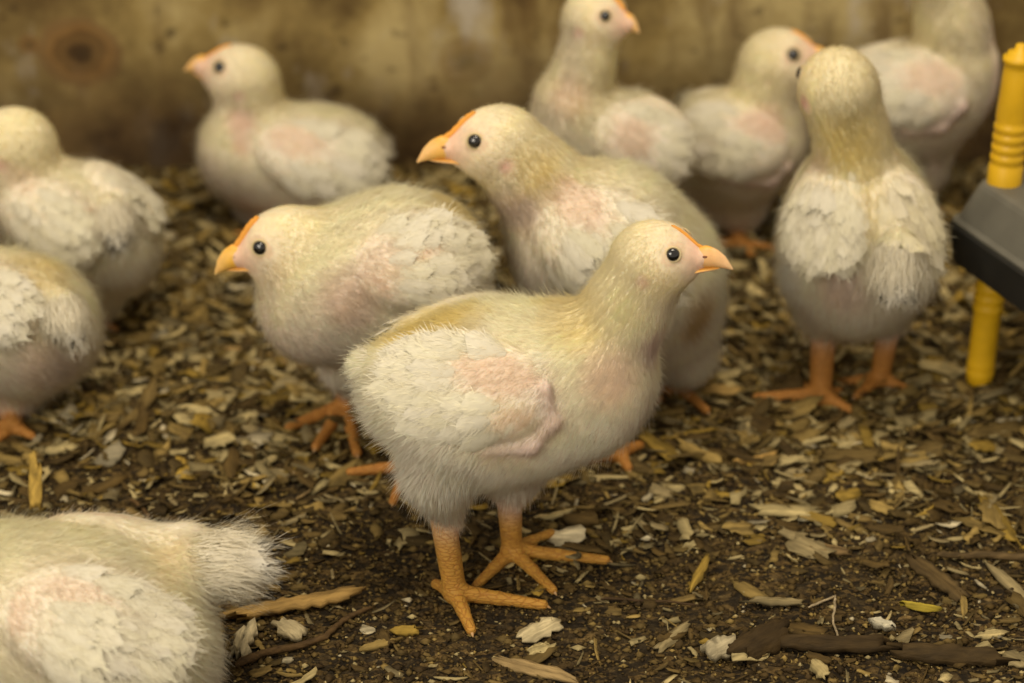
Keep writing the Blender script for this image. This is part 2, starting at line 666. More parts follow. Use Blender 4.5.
class Chick:
    def __init__(s, name, Y0, label, res=0.0020, hairs=26000, leg_col=None, seed=1, hw=0.00042):
        s.Y0, s.res, s.hairs, s.seed, s.hw = Y0, res, int(hairs * 1.9), seed, hw * 0.66
        s.label = label
        s.prims, s.patches, s.wings, s.feet, s.tails = [], [], [], [], []
        s.torso_pts = []
        s.leg_col = leg_col or ZONE['leg'][1]
        s.claws = []

    def pt(s, px, py, dy=0.0):
        return at(px, py, s.Y0 + dy)

    def rad(s, r, p):
        return r * depth(p) / F_PX

    def chain(s, pts, zone, k=0.012):
        """pts (px,py,r_px,dy) listed from head to tail"""
        P = [s.pt(a, b, d) for a, b, r, d in pts]
        R = [s.rad(r, p) for (a, b, r, d), p in zip(pts, P)]
        for i in range(len(P) - 1):
            s.prims.append(cone(P[i], R[i], P[i + 1], R[i + 1], k, zone))
        if zone == 'torso':
            s.torso_pts = P
            s.torso_r = R

    def head(s, px, py, r, tip, dy=0.0, tipdy=0.0, roll=0.0, neckto=None):
        s.C = s.pt(px, py, dy)
        s.s = s.rad(r, s.C)
        T = s.pt(tip[0], tip[1], dy + tipdy)
        v = T - s.C
        s.bl = float(np.clip(np.linalg.norm(v) / s.s, 1.8, 2.3))
        d = nrm(v)
        up = np.array([0, 0, 1.0])
        lat = nrm(np.cross(up, d))          # left side of the head
        a = math.radians(15)
        # rotate d up by 15 degrees about lat
        hx = nrm(d * math.cos(a) + np.cross(d, lat) * math.sin(a))
        hz = nrm(np.cross(hx, lat))
        if roll:
            c, q = math.cos(roll), math.sin(roll)
            lat, hz = nrm(lat * c + hz * q), nrm(hz * c - lat * q)
        s.hx, s.hy, s.hz = hx, lat, hz
        L = s.hl
        S = s.s
        s.prims.append(ell(s.C, [hx * S * 1.12, s.hy * S * 0.86, hz * S * 0.99], 0.010, 'head', flow=-hx))
        s.prims.append(cone(L(0.50, 0, -0.04), 0.76 * S, L(1.30, 0, -0.14), 0.30 * S, 0.006, 'face', flow=-hx))
        s.prims.append(cone(L(0.35, 0, -0.42), 0.42 * S, L(0.95, 0, -0.42), 0.20 * S, 0.006, 'head', flow=-hx))

    def hl(s, x, y, z):
        return s.C + (s.hx * x + s.hy * y + s.hz * z) * s.s

    def frame(s):
        f = nrm(s.torso_pts[0] - s.torso_pts[-1])
        up = np.array([0, 0, 1.0])
        lat = nrm(np.cross(up, f))
        cen = np.mean(s.torso_pts, 0)
        s.fwd, s.lat, s.cen = f, lat, cen

    def wing(s, px, py, a, b, ang, thick=16, mirror=True, pink=None, bare=None, rows=(7, 6), arm=None, flen=0.5, fcol=None, cover=1.0, soft=0.0075):
        """oval wing folded on the flank. ang: image direction (deg, 0 = right, 90 = down) in which the feathers point"""
        tp = [p for p in s.prims if p.zone in ('torso', 'belly')]
        d = ray(px, py)
        hit = march(tp, CAMP, d, 3.0, 0.4)
        if hit is None:
            print('wing misses torso', s.label)
            return
        n = grad(tp, hit[None])[0]
        t = math.radians(ang)
        L = IMG_R * math.cos(t) - IMG_U * math.sin(t)
        L = nrm(L - (L @ n) * n)
        B = nrm(np.cross(n, L))
        if B[2] > 0:
            B = -B
        sc = depth(hit) / F_PX
        s.frame()

        def make(hit, n, L, B, far=False):
            w = dict(c=hit - n * thick * sc * 0.35, n=n, L=L, B=B, a=a * sc, b=b * sc, th=thick * sc, pink=pink, rows=rows, flen=flen, fcol=fcol, far=far)
            s.prims.append(wing_pad(w, tp, w['th'] * 1.75, soft * 0.40, L + 0.25 * B))
            s.wings.append(w)
            if arm:
                pts = [hit + (L * u * a + B * v * b) * sc for u, v in arm[0]]
                cs = []
                for p in pts:
                    q = march(s.prims, p + n * 0.05, -n, 0.1)
                    cs.append((q if q is not None else p) + n * arm[1] * sc * 0.0)
                for i in range(len(cs) - 1):
                    s.prims.append(cone(cs[i], arm[1] * sc, cs[i + 1], arm[2] * sc, 0.006, 'arm'))
        make(hit, n, L, B)
        if mirror:
            def ref(v):
                return v - 2 * (v @ s.lat) * s.lat
            h2 = s.cen + ref(hit - s.cen) - np.array([0, 0, 0.012]) - s.lat * (1 if (hit - s.cen) @ s.lat < 0 else -1) * 0.004
            make(h2, ref(n), ref(L), ref(B), True)

    def leg(s, hub, top, toes, r=11, k=0.004, topr=None, knee=None):
        """hub, toes: pixels on the ground. top: (px,py,dy) or None for straight up into the body"""
        h0 = ground(hub[0], hub[1], 0.008)
        sc = depth(h0) / F_PX
        R = r * sc
        hubp = ground(hub[0], hub[1], R * 0.8)
        if len(top) > 2:
            tp = s.pt(*top)
        else:
            tp = at(top[0], top[1], (hubp[1] + s.Y0) / 2)
        s.prims.append(cone(tp, (topr or r * 1.25) * sc, hubp, R * 0.95, k, 'leg'))
        s.feet.append((hubp, tp))
        for i, tt in enumerate(toes):
            tx, ty = tt[0], tt[1]
            e = ground(tx, ty, R * 0.40)
            m = hubp * 0.5 + e * 0.5
            m[2] = R * 0.62
            s.prims.append(cone(hubp * 1.0, R * 0.80, m, R * 0.56, 0.003, 'leg'))
            s.prims.append(cone(m, R * 0.56, e, R * 0.44, 0.0015, 'leg'))
            s.claws.append((e, nrm(e - m), R * 0.40))

    def thigh(s, pts, k=0.012):
        P = [s.pt(a, b, d) for a, b, r, d in pts]
        R = [s.rad(r, p) for (a, b, r, d), p in zip(pts, P)]
        for i in range(len(P) - 1):
            s.prims.append(cone(P[i], R[i], P[i + 1], R[i + 1], k, 'thigh'))

    def tail(s, base, tip, n=11, w=0.006, spread=0.5, dy=0.0, tdy=0.0, fat=14, surf=False):
        A, B = s.pt(base[0], base[1], dy), s.pt(tip[0], tip[1], dy + tdy)
        if surf:
            q = march([p for p in s.prims if p.zone in ('torso', 'wing')], CAMP, ray(*base), 3.0, 0.4)
            if q is not None:
                A = q - nrm(ray(*base)) * 0.003
                B = at(tip[0], tip[1], A[1] + tdy)
        s.tails.append((A, B, n, w, spread))
        s.prims.append(cone(A, s.rad(fat, A), A + (B - A) * 0.55, s.rad(fat * 0.5, A), 0.010, 'torso', flow=B - A))

    def patch(s, px, py, rpx, down=None, skin=None, dens=None, ln=None, st=1.0, mirror=True, asp=(1, 1)):
        """colour region of the plumage, centred where the pixel's ray meets the bird"""
        s.patches.append(dict(px=px, py=py, r=rpx, down=down, skin=skin, dens=dens, ln=ln, st=st, mirror=mirror, asp=asp))

    # ---- evaluate all attributes at surface points
    def attrs(s, V, N):
        pr = s.prims
        D = np.stack([pd(p, V) for p in pr], 1)
        D -= D.min(1, keepdims=True)
        Wt = np.exp(-D / 0.0035)
        Wt /= Wt.sum(1, keepdims=True)
        zt = [ZONE[p.zone] for p in pr]
        down = Wt @ np.array([z[0] for z in zt])
        skin = Wt @ np.array([(s.leg_col if p.zone == 'leg' else z[1]) for p, z in zip(pr, zt)])
        dens = Wt @ np.array([z[2] for z in zt])
        ln = Wt @ np.array([z[3] for z in zt])
        lift = Wt @ np.array([z[4] for z in zt])
        Wf = np.exp(-D / 0.008)
        Wf /= Wf.sum(1, keepdims=True)
        flow = Wf @ np.array([p.flow for p in pr])
        leg = Wt @ np.array([1.0 if p.zone == 'leg' else 0.0 for p in pr])
        body = Wt @ np.array([1.0 if p.zone in ('torso', 'thigh', 'belly') else 0.0 for p in pr])
        neck = Wt @ np.array([1.0 if p.zone in ('neck',) else 0.0 for p in pr])

        def mixto(w, dn=None, sk=None, de=None, le=None):
            nonlocal down, skin, dens, ln
            w = np.clip(w, 0, 1)
            if dn is not None:
                down = down * (1 - w[:, None]) + np.array(dn) * w[:, None]
            if sk is not None:
                skin = skin * (1 - w[:, None]) + np.array(sk) * w[:, None]
            if de is not None:
                dens = dens * (1 - w) + de * w
            if le is not None:
                ln = ln * (1 - w) + le * w
        # belly side of the plumage is whiter and shows pink skin
        wb = np.clip(0.55 - 1.1 * N[:, 2], 0, 1) * body
        z = ZONE['belly']
        mixto(wb, z[0], z[1], z[2], z[3])
        front = np.clip(0.15 + 1.2 * (N @ s.fwd), 0, 1) * np.clip(0.6 - 0.8 * N[:, 2], 0, 1)
        z = ZONE['throat']
        mixto(front * (neck + 0.6 * body), z[0], z[1], z[2], z[3])
        # head features
        X = (V - s.C) / s.s
        hx, hy, hz = X @ s.hx, X @ s.hy, X @ s.hz
        e = np.sqrt((hx + 0.12) ** 2 * 1.0 + (np.abs(hy) - 0.85) ** 2 + (hz + 0.28) ** 2)
        mixto(np.clip(1.5 - e / 0.22, 0, 1) * 0.9, (0.70, 0.44, 0.38), (0.62, 0.30, 0.24), 0.25, 0.0015)
        e = np.sqrt(((hx - 1.25) / 0.75) ** 2 + (hz / 0.9) ** 2 + (hy / 1.2) ** 2)
        mixto(np.clip(1.6 - 1.6 * e, 0, 1) * 0.8, (0.74, 0.56, 0.42), (0.76, 0.50, 0.36), 0.30, 0.0014)
        e = np.sqrt((hx - 0.74) ** 2 + (hz - 0.28) ** 2)
        we = ((e < 0.30) & (np.abs(hy) > 0.35)).astype(float)
        mixto(we, (0.72, 0.6, 0.42), (0.70, 0.54, 0.36), 0.0, 0.001)
        dens = np.where(hx > 1.22, 0, dens) * 1.0
        dens = np.where((hx > 0.9) & (np.abs(hy) < 0.2) & (hz > 0.05), 0, dens)
        # wing patches
        for w in s.wings:
            Y = V - w['c']
            u, v, q = (Y @ w['L']) / w['a'], (Y @ w['B']) / w['b'], (Y @ w['n']) / (w['a'])
            if w['pink']:
                for (pu, pv, su, sv, stg) in w['pink']:
                    e = np.sqrt(((u - pu) / su) ** 2 + ((v - pv) / sv) ** 2)
                    e = e + 0.12 * np.sin(u * 17 + v * 5) * np.sin(v * 13)
                    g = np.clip(2.1 - 2.0 * e, 0, 1) * (q > -0.12) * stg
                    mixto(g * 0.85, (0.79, 0.65, 0.50), (0.68, 0.51, 0.38), 0.36, 0.0042)
        for p in s.patches:
            if 'C' not in p:
                h = march(s.prims, CAMP, ray(p['px'], p['py']), 3.0, 0.4)
                if h is None:
                    print('patch misses', s.label, p['px'], p['py'])
                    p['C'] = None
                else:
                    p['C'] = h
            if p['C'] is None:
                continue
            cs = [p['C']]
            if p['mirror']:
                cs.append(s.cen + (p['C'] - s.cen) - 2 * ((p['C'] - s.cen) @ s.lat) * s.lat)
            R = p['r'] * depth(p['C']) / F_PX
            for c in cs:
                Y = V - c
                e = np.sqrt(((Y @ IMG_R) / p['asp'][0]) ** 2 + ((Y @ IMG_U) / p['asp'][1]) ** 2 + (Y @ nrm(ray(512, 341))) ** 2) / R
                e = e + 0.10 * vn(V, 300, 3)[:, 0]
                mixto(np.clip(1.6 - 1.6 * e, 0, 1) * p['st'], p['down'], p['skin'], p['dens'], p['ln'])
        # mild natural blotching
        b = vn(V, 130, s.seed)[:, :1]
        down = down * (1 + 0.05 * b) * np.array([1, 1, 1]) + np.clip(b, 0, 1) * np.array([0.015, 0.0, -0.045])
        dens = np.where(leg > 0.4, 0, dens * (1 - leg))
        return dict(down=down, skin=skin, dens=dens, ln=ln, lift=lift, flow=flow, leg=leg)

    def build(s):
        s.frame()
        S = s.s
        V, F = surface_net(s.prims, s.res)
        N = grad(s.prims, V)
        A = s.attrs(V, N)
        # a downward pull in the flow makes the plumage hang
        under = A['skin'] * 0.35 + A['down'] * 0.65
        dl = A['leg'][:, None]
        dk = np.clip(0.80 - 45 * (A['ln'][:, None] - 0.002), 0.35, 0.8)
        base = A['skin'] * (1 - A['dens'][:, None] * dk) + A['down'] * 0.9 * (A['dens'][:, None] * dk)
        base = base * (1 - dl) + A['skin'] * dl
        # legs: paler front edge of scutes, pinkish joints
        foot = np.array([np.mean([f[0] for f in s.feet], 0)[0], np.mean([f[0] for f in s.feet], 0)[1], 0.0]) if s.feet else np.array([s.cen[0], s.cen[1], 0])
        root = empty('chick', foot)
        tag(root, s.label, 'chick', 'young white chickens in the pen')
        s.root = root
        me = fast_mesh('body', V, F, np.clip(base, 0, 0.95), None, True, {'leg': np.clip(A['leg'], 0, 1)})
        body = link('body', me, M_BODY, root)
        # ---- down coat
        r = np.random.default_rng(s.seed)
        v0, v1, v2, v3 = (V[F[:, i]] for i in range(4))
        ar = 0.5 * np.linalg.norm(np.cross(v2 - v0, v3 - v1), axis=1)
        fd = A['dens'][F].mean(1)
        # short hair grows denser
        wgt = ar * np.clip(fd, 0, 1) * np.clip(0.0075 / A['ln'][F].mean(1), 0.7, 2.6)
        wgt /= wgt.sum()
        fi = r.choice(len(F), s.hairs, p=wgt)
        a, b = r.random(s.hairs)[:, None], r.random(s.hairs)[:, None]

        def ip(X):
            X = X if X.ndim > 1 else X[:, None]
            q = X[F[fi]]
            return q[:, 0] * (1 - a) * (1 - b) + q[:, 1] * a * (1 - b) + q[:, 2] * a * b + q[:, 3] * (1 - a) * b
        P, NN = ip(V), unit(ip(N))
        flow = ip(A['flow']) + np.array([0, 0, -0.25])
        buf = Buf()
        ln = ip(A['ln'])[:, 0]
        wd_ = np.clip(s.hw * (0.6 + ln / 0.012), 0.00016, 0.0008)
        dn = np.clip(ip(A['down']), 0, 0.95)
        blades(buf, P, NN, flow, ln, wd_, dn, lift=ip(A['lift']), seed=s.seed, clump=0.28)
        link('down_coat', buf.mesh('down_coat'), M_DOWN, root)
        # ---- wings
        for wi, w in enumerate(s.wings):
            buf = Buf()
            PP, NP, DD, LL, WW, CC = [], [], [], [], [], []
            nr, nc = w['rows']
            rr = np.random.default_rng(s.seed * 31 + wi)
            for i in range(nr):
                for j in range(nc):
                    u = -0.55 + 1.32 * (i + 0.5 * (j % 2)) / nr + rr.normal(0, 0.03)
                    v = -0.80 + 1.65 * (j + 0.5) / nc + rr.normal(0, 0.04)
                    if u * u + v * v > 0.98 or (w['far'] and v < -0.35):
                        continue
                    if w['pink'] and any((((u - a_) / (c_ * 0.85)) ** 2 + ((v - b_) / (d_ * 0.85)) ** 2) < 1 for a_, b_, c_, d_, st_ in w['pink']):
                        continue
                    p = w['c'] + w['L'] * u * w['a'] + w['B'] * v * w['b']
                    q = march(s.prims, p + w['n'] * 0.05, -w['n'], 0.12)
                    if q is None:
                        continue
                    n = grad(s.prims, q[None])[0]
                    if n @ w['n'] < 0.22:
                        continue
                    PP.append(q)
                    NP.append(n)
                    DD.append(w['L'] * 1.0 + w['B'] * (0.15 + 0.35 * v * (1 - abs(u))))
                    sz = (1.05 - 0.25 * abs(u)) * rr.uniform(0.85, 1.15)
                    LL.append(w['a'] * w['flen'] * sz)
                    WW.append(w['b'] * 0.30 * sz)
                    c = np.array(w['fcol'] or (0.86, 0.82, 0.68))
                    CC.append(c * rr.uniform(0.95, 1.03) + np.array([0, 0, -0.05]) * rr.random())
            if PP:
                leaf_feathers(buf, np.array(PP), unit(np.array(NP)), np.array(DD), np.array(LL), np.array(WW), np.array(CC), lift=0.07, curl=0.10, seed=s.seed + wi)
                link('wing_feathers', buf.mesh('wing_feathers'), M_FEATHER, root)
        # ---- tail tuft
        for (A0, B0, n, w, spread) in s.tails:
            buf = Buf()
            rr = np.random.default_rng(s.seed + 77)
            ax = nrm(B0 - A0)
            ln_ = np.linalg.norm(B0 - A0)
            s1 = nrm(np.cross(ax, [0, 0.2, 1]))
            s2 = np.cross(ax, s1)
            th = rr.uniform(0, 2 * math.pi, n * 3)
            ra = np.sqrt(rr.random(n * 3))
            dirs = unit(ax + (s1 * np.cos(th)[:, None] + s2 * np.sin(th)[:, None]) * (ra * spread)[:, None])
            P = A0 + (s1 * np.cos(th)[:, None] + s2 * np.sin(th)[:, None]) * (ra * w * 0.9)[:, None] + ax * ln_ * 0.12
            Nn = unit((s1 * np.cos(th)[:, None] + s2 * np.sin(th)[:, None]) + ax * 0.1)
            c = np.tile(np.array([[0.85, 0.81, 0.69]]), (n * 3, 1))
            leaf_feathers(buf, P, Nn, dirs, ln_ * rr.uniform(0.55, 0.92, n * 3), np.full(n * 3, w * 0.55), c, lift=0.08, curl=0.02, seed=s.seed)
            m = 2200
            th = rr.uniform(0, 2 * math.pi, m)
            ra = np.sqrt(rr.random(m))
            rd = s1 * np.cos(th)[:, None] + s2 * np.sin(th)[:, None]
            t = rr.random(m) ** 1.0
            P = A0 + rd * (ra * w * (1.2 + 0.3 * t))[:, None] + ax * (ln_ * 0.6 * t)[:, None]
            blades(buf, P, unit(rd + 0.2 * ax), unit(ax + rd * spread * 0.8), np.full(m, ln_ * 0.42), np.full(m, 0.0004), np.tile(np.array([[0.84, 0.79, 0.64]]), (m, 1)), lift=0.2, seed=s.seed)
            link('tail_feathers', buf.mesh('tail_feathers'), M_FEATHER, root)
        s.face(root)
        for (e, d, r_) in s.claws:
            me = cone_mesh('claw', e + d * r_ * 0.3, d + np.array([0, 0, -0.25]), r_ * 0.60, r_ * 1.5)
            link('claw', me, M_CLAW, root)
        return root

    def face(s, root):
        L = s.hl
        # upper and lower beak, lofted
        bl = s.bl
        tx, tz = bl * math.cos(math.radians(15)), -bl * math.sin(math.radians(15))
        k = tx / 2.05
        dz = tz + 0.53

        def loft(name, rows, colf, par=root):
            V, F, C = [], [], []
            m = 20
            for ri, (x, zt, zb, hw, sq) in enumerate(rows):
                zc, hh = (zt + zb) / 2, (zt - zb) / 2
                for j in range(m):
                    t = 2 * math.pi * j / m
                    cy, sz = math.cos(t), math.sin(t)
                    # keel-shaped: narrow on top, wide at the cutting edge
                    wy = hw * cy * (1 - sq * 0.45 * (sz + 1) / 2)
                    V.append(L(x, wy, zc + hh * sz))
                    C.append(colf(x, (sz + 1) / 2))
            n = len(rows)
            for i in range(n - 1):
                for j in range(m):
                    F.append((i * m + j, i * m + (j + 1) % m, (i + 1) * m + (j + 1) % m, (i + 1) * m + j))
            V.append(L(rows[0][0], 0, (rows[0][1] + rows[0][2]) / 2))
            C.append(colf(rows[0][0], 0.5))
            V.append(L(rows[-1][0] + 0.01, 0, (rows[-1][1] + rows[-1][2]) / 2))
            C.append(colf(rows[-1][0], 0.5))
            a, b = len(V) - 2, len(V) - 1
            me = bpy.data.meshes.new(name)
            faces = [tuple(reversed(f)) for f in F]
            for j in range(m):
                faces.append((a, j, (j + 1) % m)[::-1])
                faces.append((b, (n - 1) * m + (j + 1) % m, (n - 1) * m + j)[::-1])
            me.from_pydata([tuple(v) for v in V], [], faces)
            me.update()
            import bmesh
            bm = bmesh.new()
            bm.from_mesh(me)
            bmesh.ops.recalc_face_normals(bm, faces=bm.faces)
            bm.to_mesh(me)
            bm.free()
            me.polygons.foreach_set('use_smooth', np.ones(len(me.polygons), dtype=bool))
            at_ = me.attributes.new('col', 'FLOAT_COLOR', 'POINT')
            for i, c in enumerate(C):
                at_.data[i].color = (*c, 1)
            return link(name, me, M_BEAK, par)
        xs = np.linspace(0, 1, 14)
        up, lo = [], []
        bo = s.__dict__.get('beak_orange', 0.35)
        for t in xs:
            x = (0.86 + (tx - 0.86) * (1 - (1 - t) ** 1.15))
            u = (x - 0.86) / (tx - 0.86)
            zt = np.interp(u, [0, 0.30, 0.52, 0.72, 0.88, 1.0], [0.04, 0.20, 0.24, 0.12, -0.10, -0.45]) + dz * u
            zb = np.interp(u, [0, 0.3, 0.6, 0.85, 1.0], [-0.42, -0.385, -0.41, -0.47, -0.53]) + dz * u
            hw = np.interp(u, [0, 0.25, 0.5, 0.75, 0.92, 1.0], [0.42, 0.38, 0.30, 0.20, 0.11, 0.02])
            up.append((x, zt, zb, hw, 0.9))
        for t in xs:
            x = 0.84 + (tx - 0.28 * k - 0.84) * t
            u = (x - 0.86) / (tx - 0.86)
            zt = np.interp(u, [0, 0.3, 0.6, 0.85, 1.0], [-0.40, -0.37, -0.395, -0.45, -0.50]) + dz * u
            zb = zt - np.interp(t, [0, 0.4, 0.8, 1.0], [0.19, 0.17, 0.11, 0.02])
            hw = np.interp(t, [0, 0.4, 0.8, 1.0], [0.36, 0.26, 0.12, 0.015])
            lo.append((x, zt, zb, hw, -0.6))

        def cu(x, v):
            u = (x - 0.86) / (tx - 0.86)
            pink = np.array((0.78, 0.46, 0.26))
            org = np.array((0.80, 0.46, 0.07))
            tipc = np.array((0.78, 0.52, 0.28))
            c = pink * (1 - bo) + org * bo
            e = np.clip(1 - v / 0.22, 0, 1) * (1 if u < 0.8 else 0.4)
            c = c * (1 - e) + org * e
            q = np.clip((u - 0.6) / 0.4, 0, 1) * (1 - 0.5 * bo)
            c = c * (1 - q) + tipc * q
            g = np.clip((v - 0.86) / 0.1, 0, 1) * (u < 0.6)
            c = c * (1 - g) + np.array((0.82, 0.42, 0.07)) * g
            return tuple(c)
        bk = loft('upper_beak', up, cu)
        loft('lower_beak', lo, lambda x, v: (0.72, 0.46, 0.24) if v < 0.6 else (0.80, 0.42, 0.09))
        # nostrils
        for sd in (-1, 1):
            p = L(1.40 * k + 0.02, 0, -0.06)
            xu = 1.40 * k
            q = L(xu, sd * 0.22, -0.04)
            me = blob_mesh('nostril', q, [s.hx * 0.085 * s.s, s.hy * 0.03 * s.s, s.hz * 0.035 * s.s])
            link('nostril', me, M_NOSTRIL, bk)
        # comb: low serrated ridge from the brow down to the beak
        pts = []
        for x in np.linspace(0.62, 1.46 * k, 12):
            o = L(x, 0, 2.0)
            q = march(s.prims, o, -s.hz, 4 * s.s)
            if q is None:
                continue
            zz = (q - s.C) @ s.hz / s.s
            if zz < 0.08:
                zz = 0.08
            pts.append((x, zz))
        cr = s.__dict__.get('comb_r', 0.055)
        V, F = [], []
        m = 10
        for i, (x, z) in enumerate(pts):
            t = i / (len(pts) - 1)
            w = cr * (0.35 + 0.9 * math.sin(math.pi * min(1, 0.12 + 0.72 * t))) * (0.4 if i in (0, len(pts) - 1) else 1)
            hgt = w * (1.25 + 0.25 * (i % 2))
            for j in range(m):
                a = 2 * math.pi * j / m
                V.append(tuple(L(x, w * math.cos(a) * 0.8, z + hgt * math.sin(a))))
        for i in range(len(pts) - 1):
            for j in range(m):
                F.append((i * m + j, (i + 1) * m + j, (i + 1) * m + (j + 1) % m, i * m + (j + 1) % m))
        F.append(tuple(range(m)))
        F.append(tuple(range((len(pts) - 1) * m, len(pts) * m))[::-1])
        me = bpy.data.meshes.new('comb')
        me.from_pydata(V, [], F)
        me.polygons.foreach_set('use_smooth', np.ones(len(me.polygons), dtype=bool))
        link('comb', me, M_COMB, root)
        # eyes
        for sd in (-1, 1):
            o = L(0.74, sd * 2.5, 0.30)
            q = march(s.prims, o, -s.hy * sd, 4 * s.s)
            if q is None:
                continue
            n = grad(s.prims, q[None])[0]
            n = nrm(n * 0.6 + s.hy * sd * 0.4)
            R = 0.215 * s.s
            c = q - n * R * 0.50
            t1 = nrm(np.cross(n, s.hz))
            t2 = np.cross(n, t1)
            eye = link('eye', blob_mesh('eye', c, [t1 * R, t2 * R, n * R]), M_IRIS, root)
            Rp = R * 0.84
            link('pupil', blob_mesh('pupil', c + n * R * 0.62, [t1 * Rp, t2 * Rp, n * R * 0.46]), M_PUPIL, eye)
            # eyelid ring
            V, F = [], []
            m, k2 = 28, 8
            for i in range(m):
                a = 2 * math.pi * i / m
                rad_ = t1 * math.cos(a) + t2 * math.sin(a)
                cc = q + n * (R * 0.02) + rad_ * R * 0.98
                for j in range(k2):
                    b = 2 * math.pi * j / k2
                    V.append(tuple(cc + (rad_ * math.cos(b) + n * math.sin(b)) * R * 0.16))
            for i in range(m):
                for j in range(k2):
                    F.append((i * k2 + j, ((i + 1) % m) * k2 + j, ((i + 1) % m) * k2 + (j + 1) % k2, i * k2 + (j + 1) % k2))
            me = bpy.data.meshes.new('eyelid')
            me.from_pydata(V, [], F)
            me.polygons.foreach_set('use_smooth', np.ones(len(me.polygons), dtype=bool))
            link('eyelid', me, M_LID, eye)


def blob_mesh(name, c, ax, nu=20, nv=12):
    V, F = [], []
    ax = np.array(ax)
    for i in range(nv + 1):
        th = math.pi * i / nv
        for j in range(nu):
            ph = 2 * math.pi * j / nu
            d = np.array([math.sin(th) * math.cos(ph), math.sin(th) * math.sin(ph), math.cos(th)])
            V.append(tuple(c + d @ ax))
    for i in range(nv):
        for j in range(nu):
            F.append((i * nu + j, (i + 1) * nu + j, (i + 1) * nu + (j + 1) % nu, i * nu + (j + 1) % nu))
    me = bpy.data.meshes.new(name)
    me.from_pydata(V, [], F)
    me.update()
    import bmesh
    bm = bmesh.new()
    bm.from_mesh(me)
    bmesh.ops.remove_doubles(bm, verts=bm.verts, dist=1e-6)
    bmesh.ops.recalc_face_normals(bm, faces=bm.faces)
    bm.to_mesh(me)
    bm.free()
    me.polygons.foreach_set('use_smooth', np.ones(len(me.polygons), dtype=bool))
    return me


def cone_mesh(name, base, d, r, ln):
    d = nrm(d)
    s1 = nrm(np.cross(d, [0, 0, 1]))
    s2 = np.cross(s1, d)
    V, F = [], []
    m, n = 8, 5
    for i in range(n):
        t = i / (n - 1)
        c = base + d * ln * t + np.array([0, 0, -1]) * ln * 0.12 * t * t
        rr = r * (1 - t) ** 0.7 + 1e-5
        for j in range(m):
            a = 2 * math.pi * j / m
            V.append(tuple(c + (s1 * math.cos(a) + s2 * math.sin(a)) * rr))
    for i in range(n - 1):
        for j in range(m):
            F.append((i * m + j, i * m + (j + 1) % m, (i + 1) * m + (j + 1) % m, (i + 1) * m + j))
    F.append(tuple(range(m))[::-1])
    me = bpy.data.meshes.new(name)
    me.from_pydata(V, [], F)
    me.polygons.foreach_set('use_smooth', np.ones(len(me.polygons), dtype=bool))
    return me


#@@SETTING
# ------------------------------------------------------------------ the pen: floor and wall
WALL_Y = 1.485


def gh(x, y):
    """height of the trodden litter bed"""
    x, y = np.asarray(x, float), np.asarray(y, float)
    h = 0.0016 * np.sin(x * 41 + 1.3 * np.sin(y * 23)) * np.sin(y * 37 + 0.7)
    h = h + 0.0009 * np.sin(x * 133 + y * 71) * np.sin(y * 149 - x * 57)
    return h - 0.0012


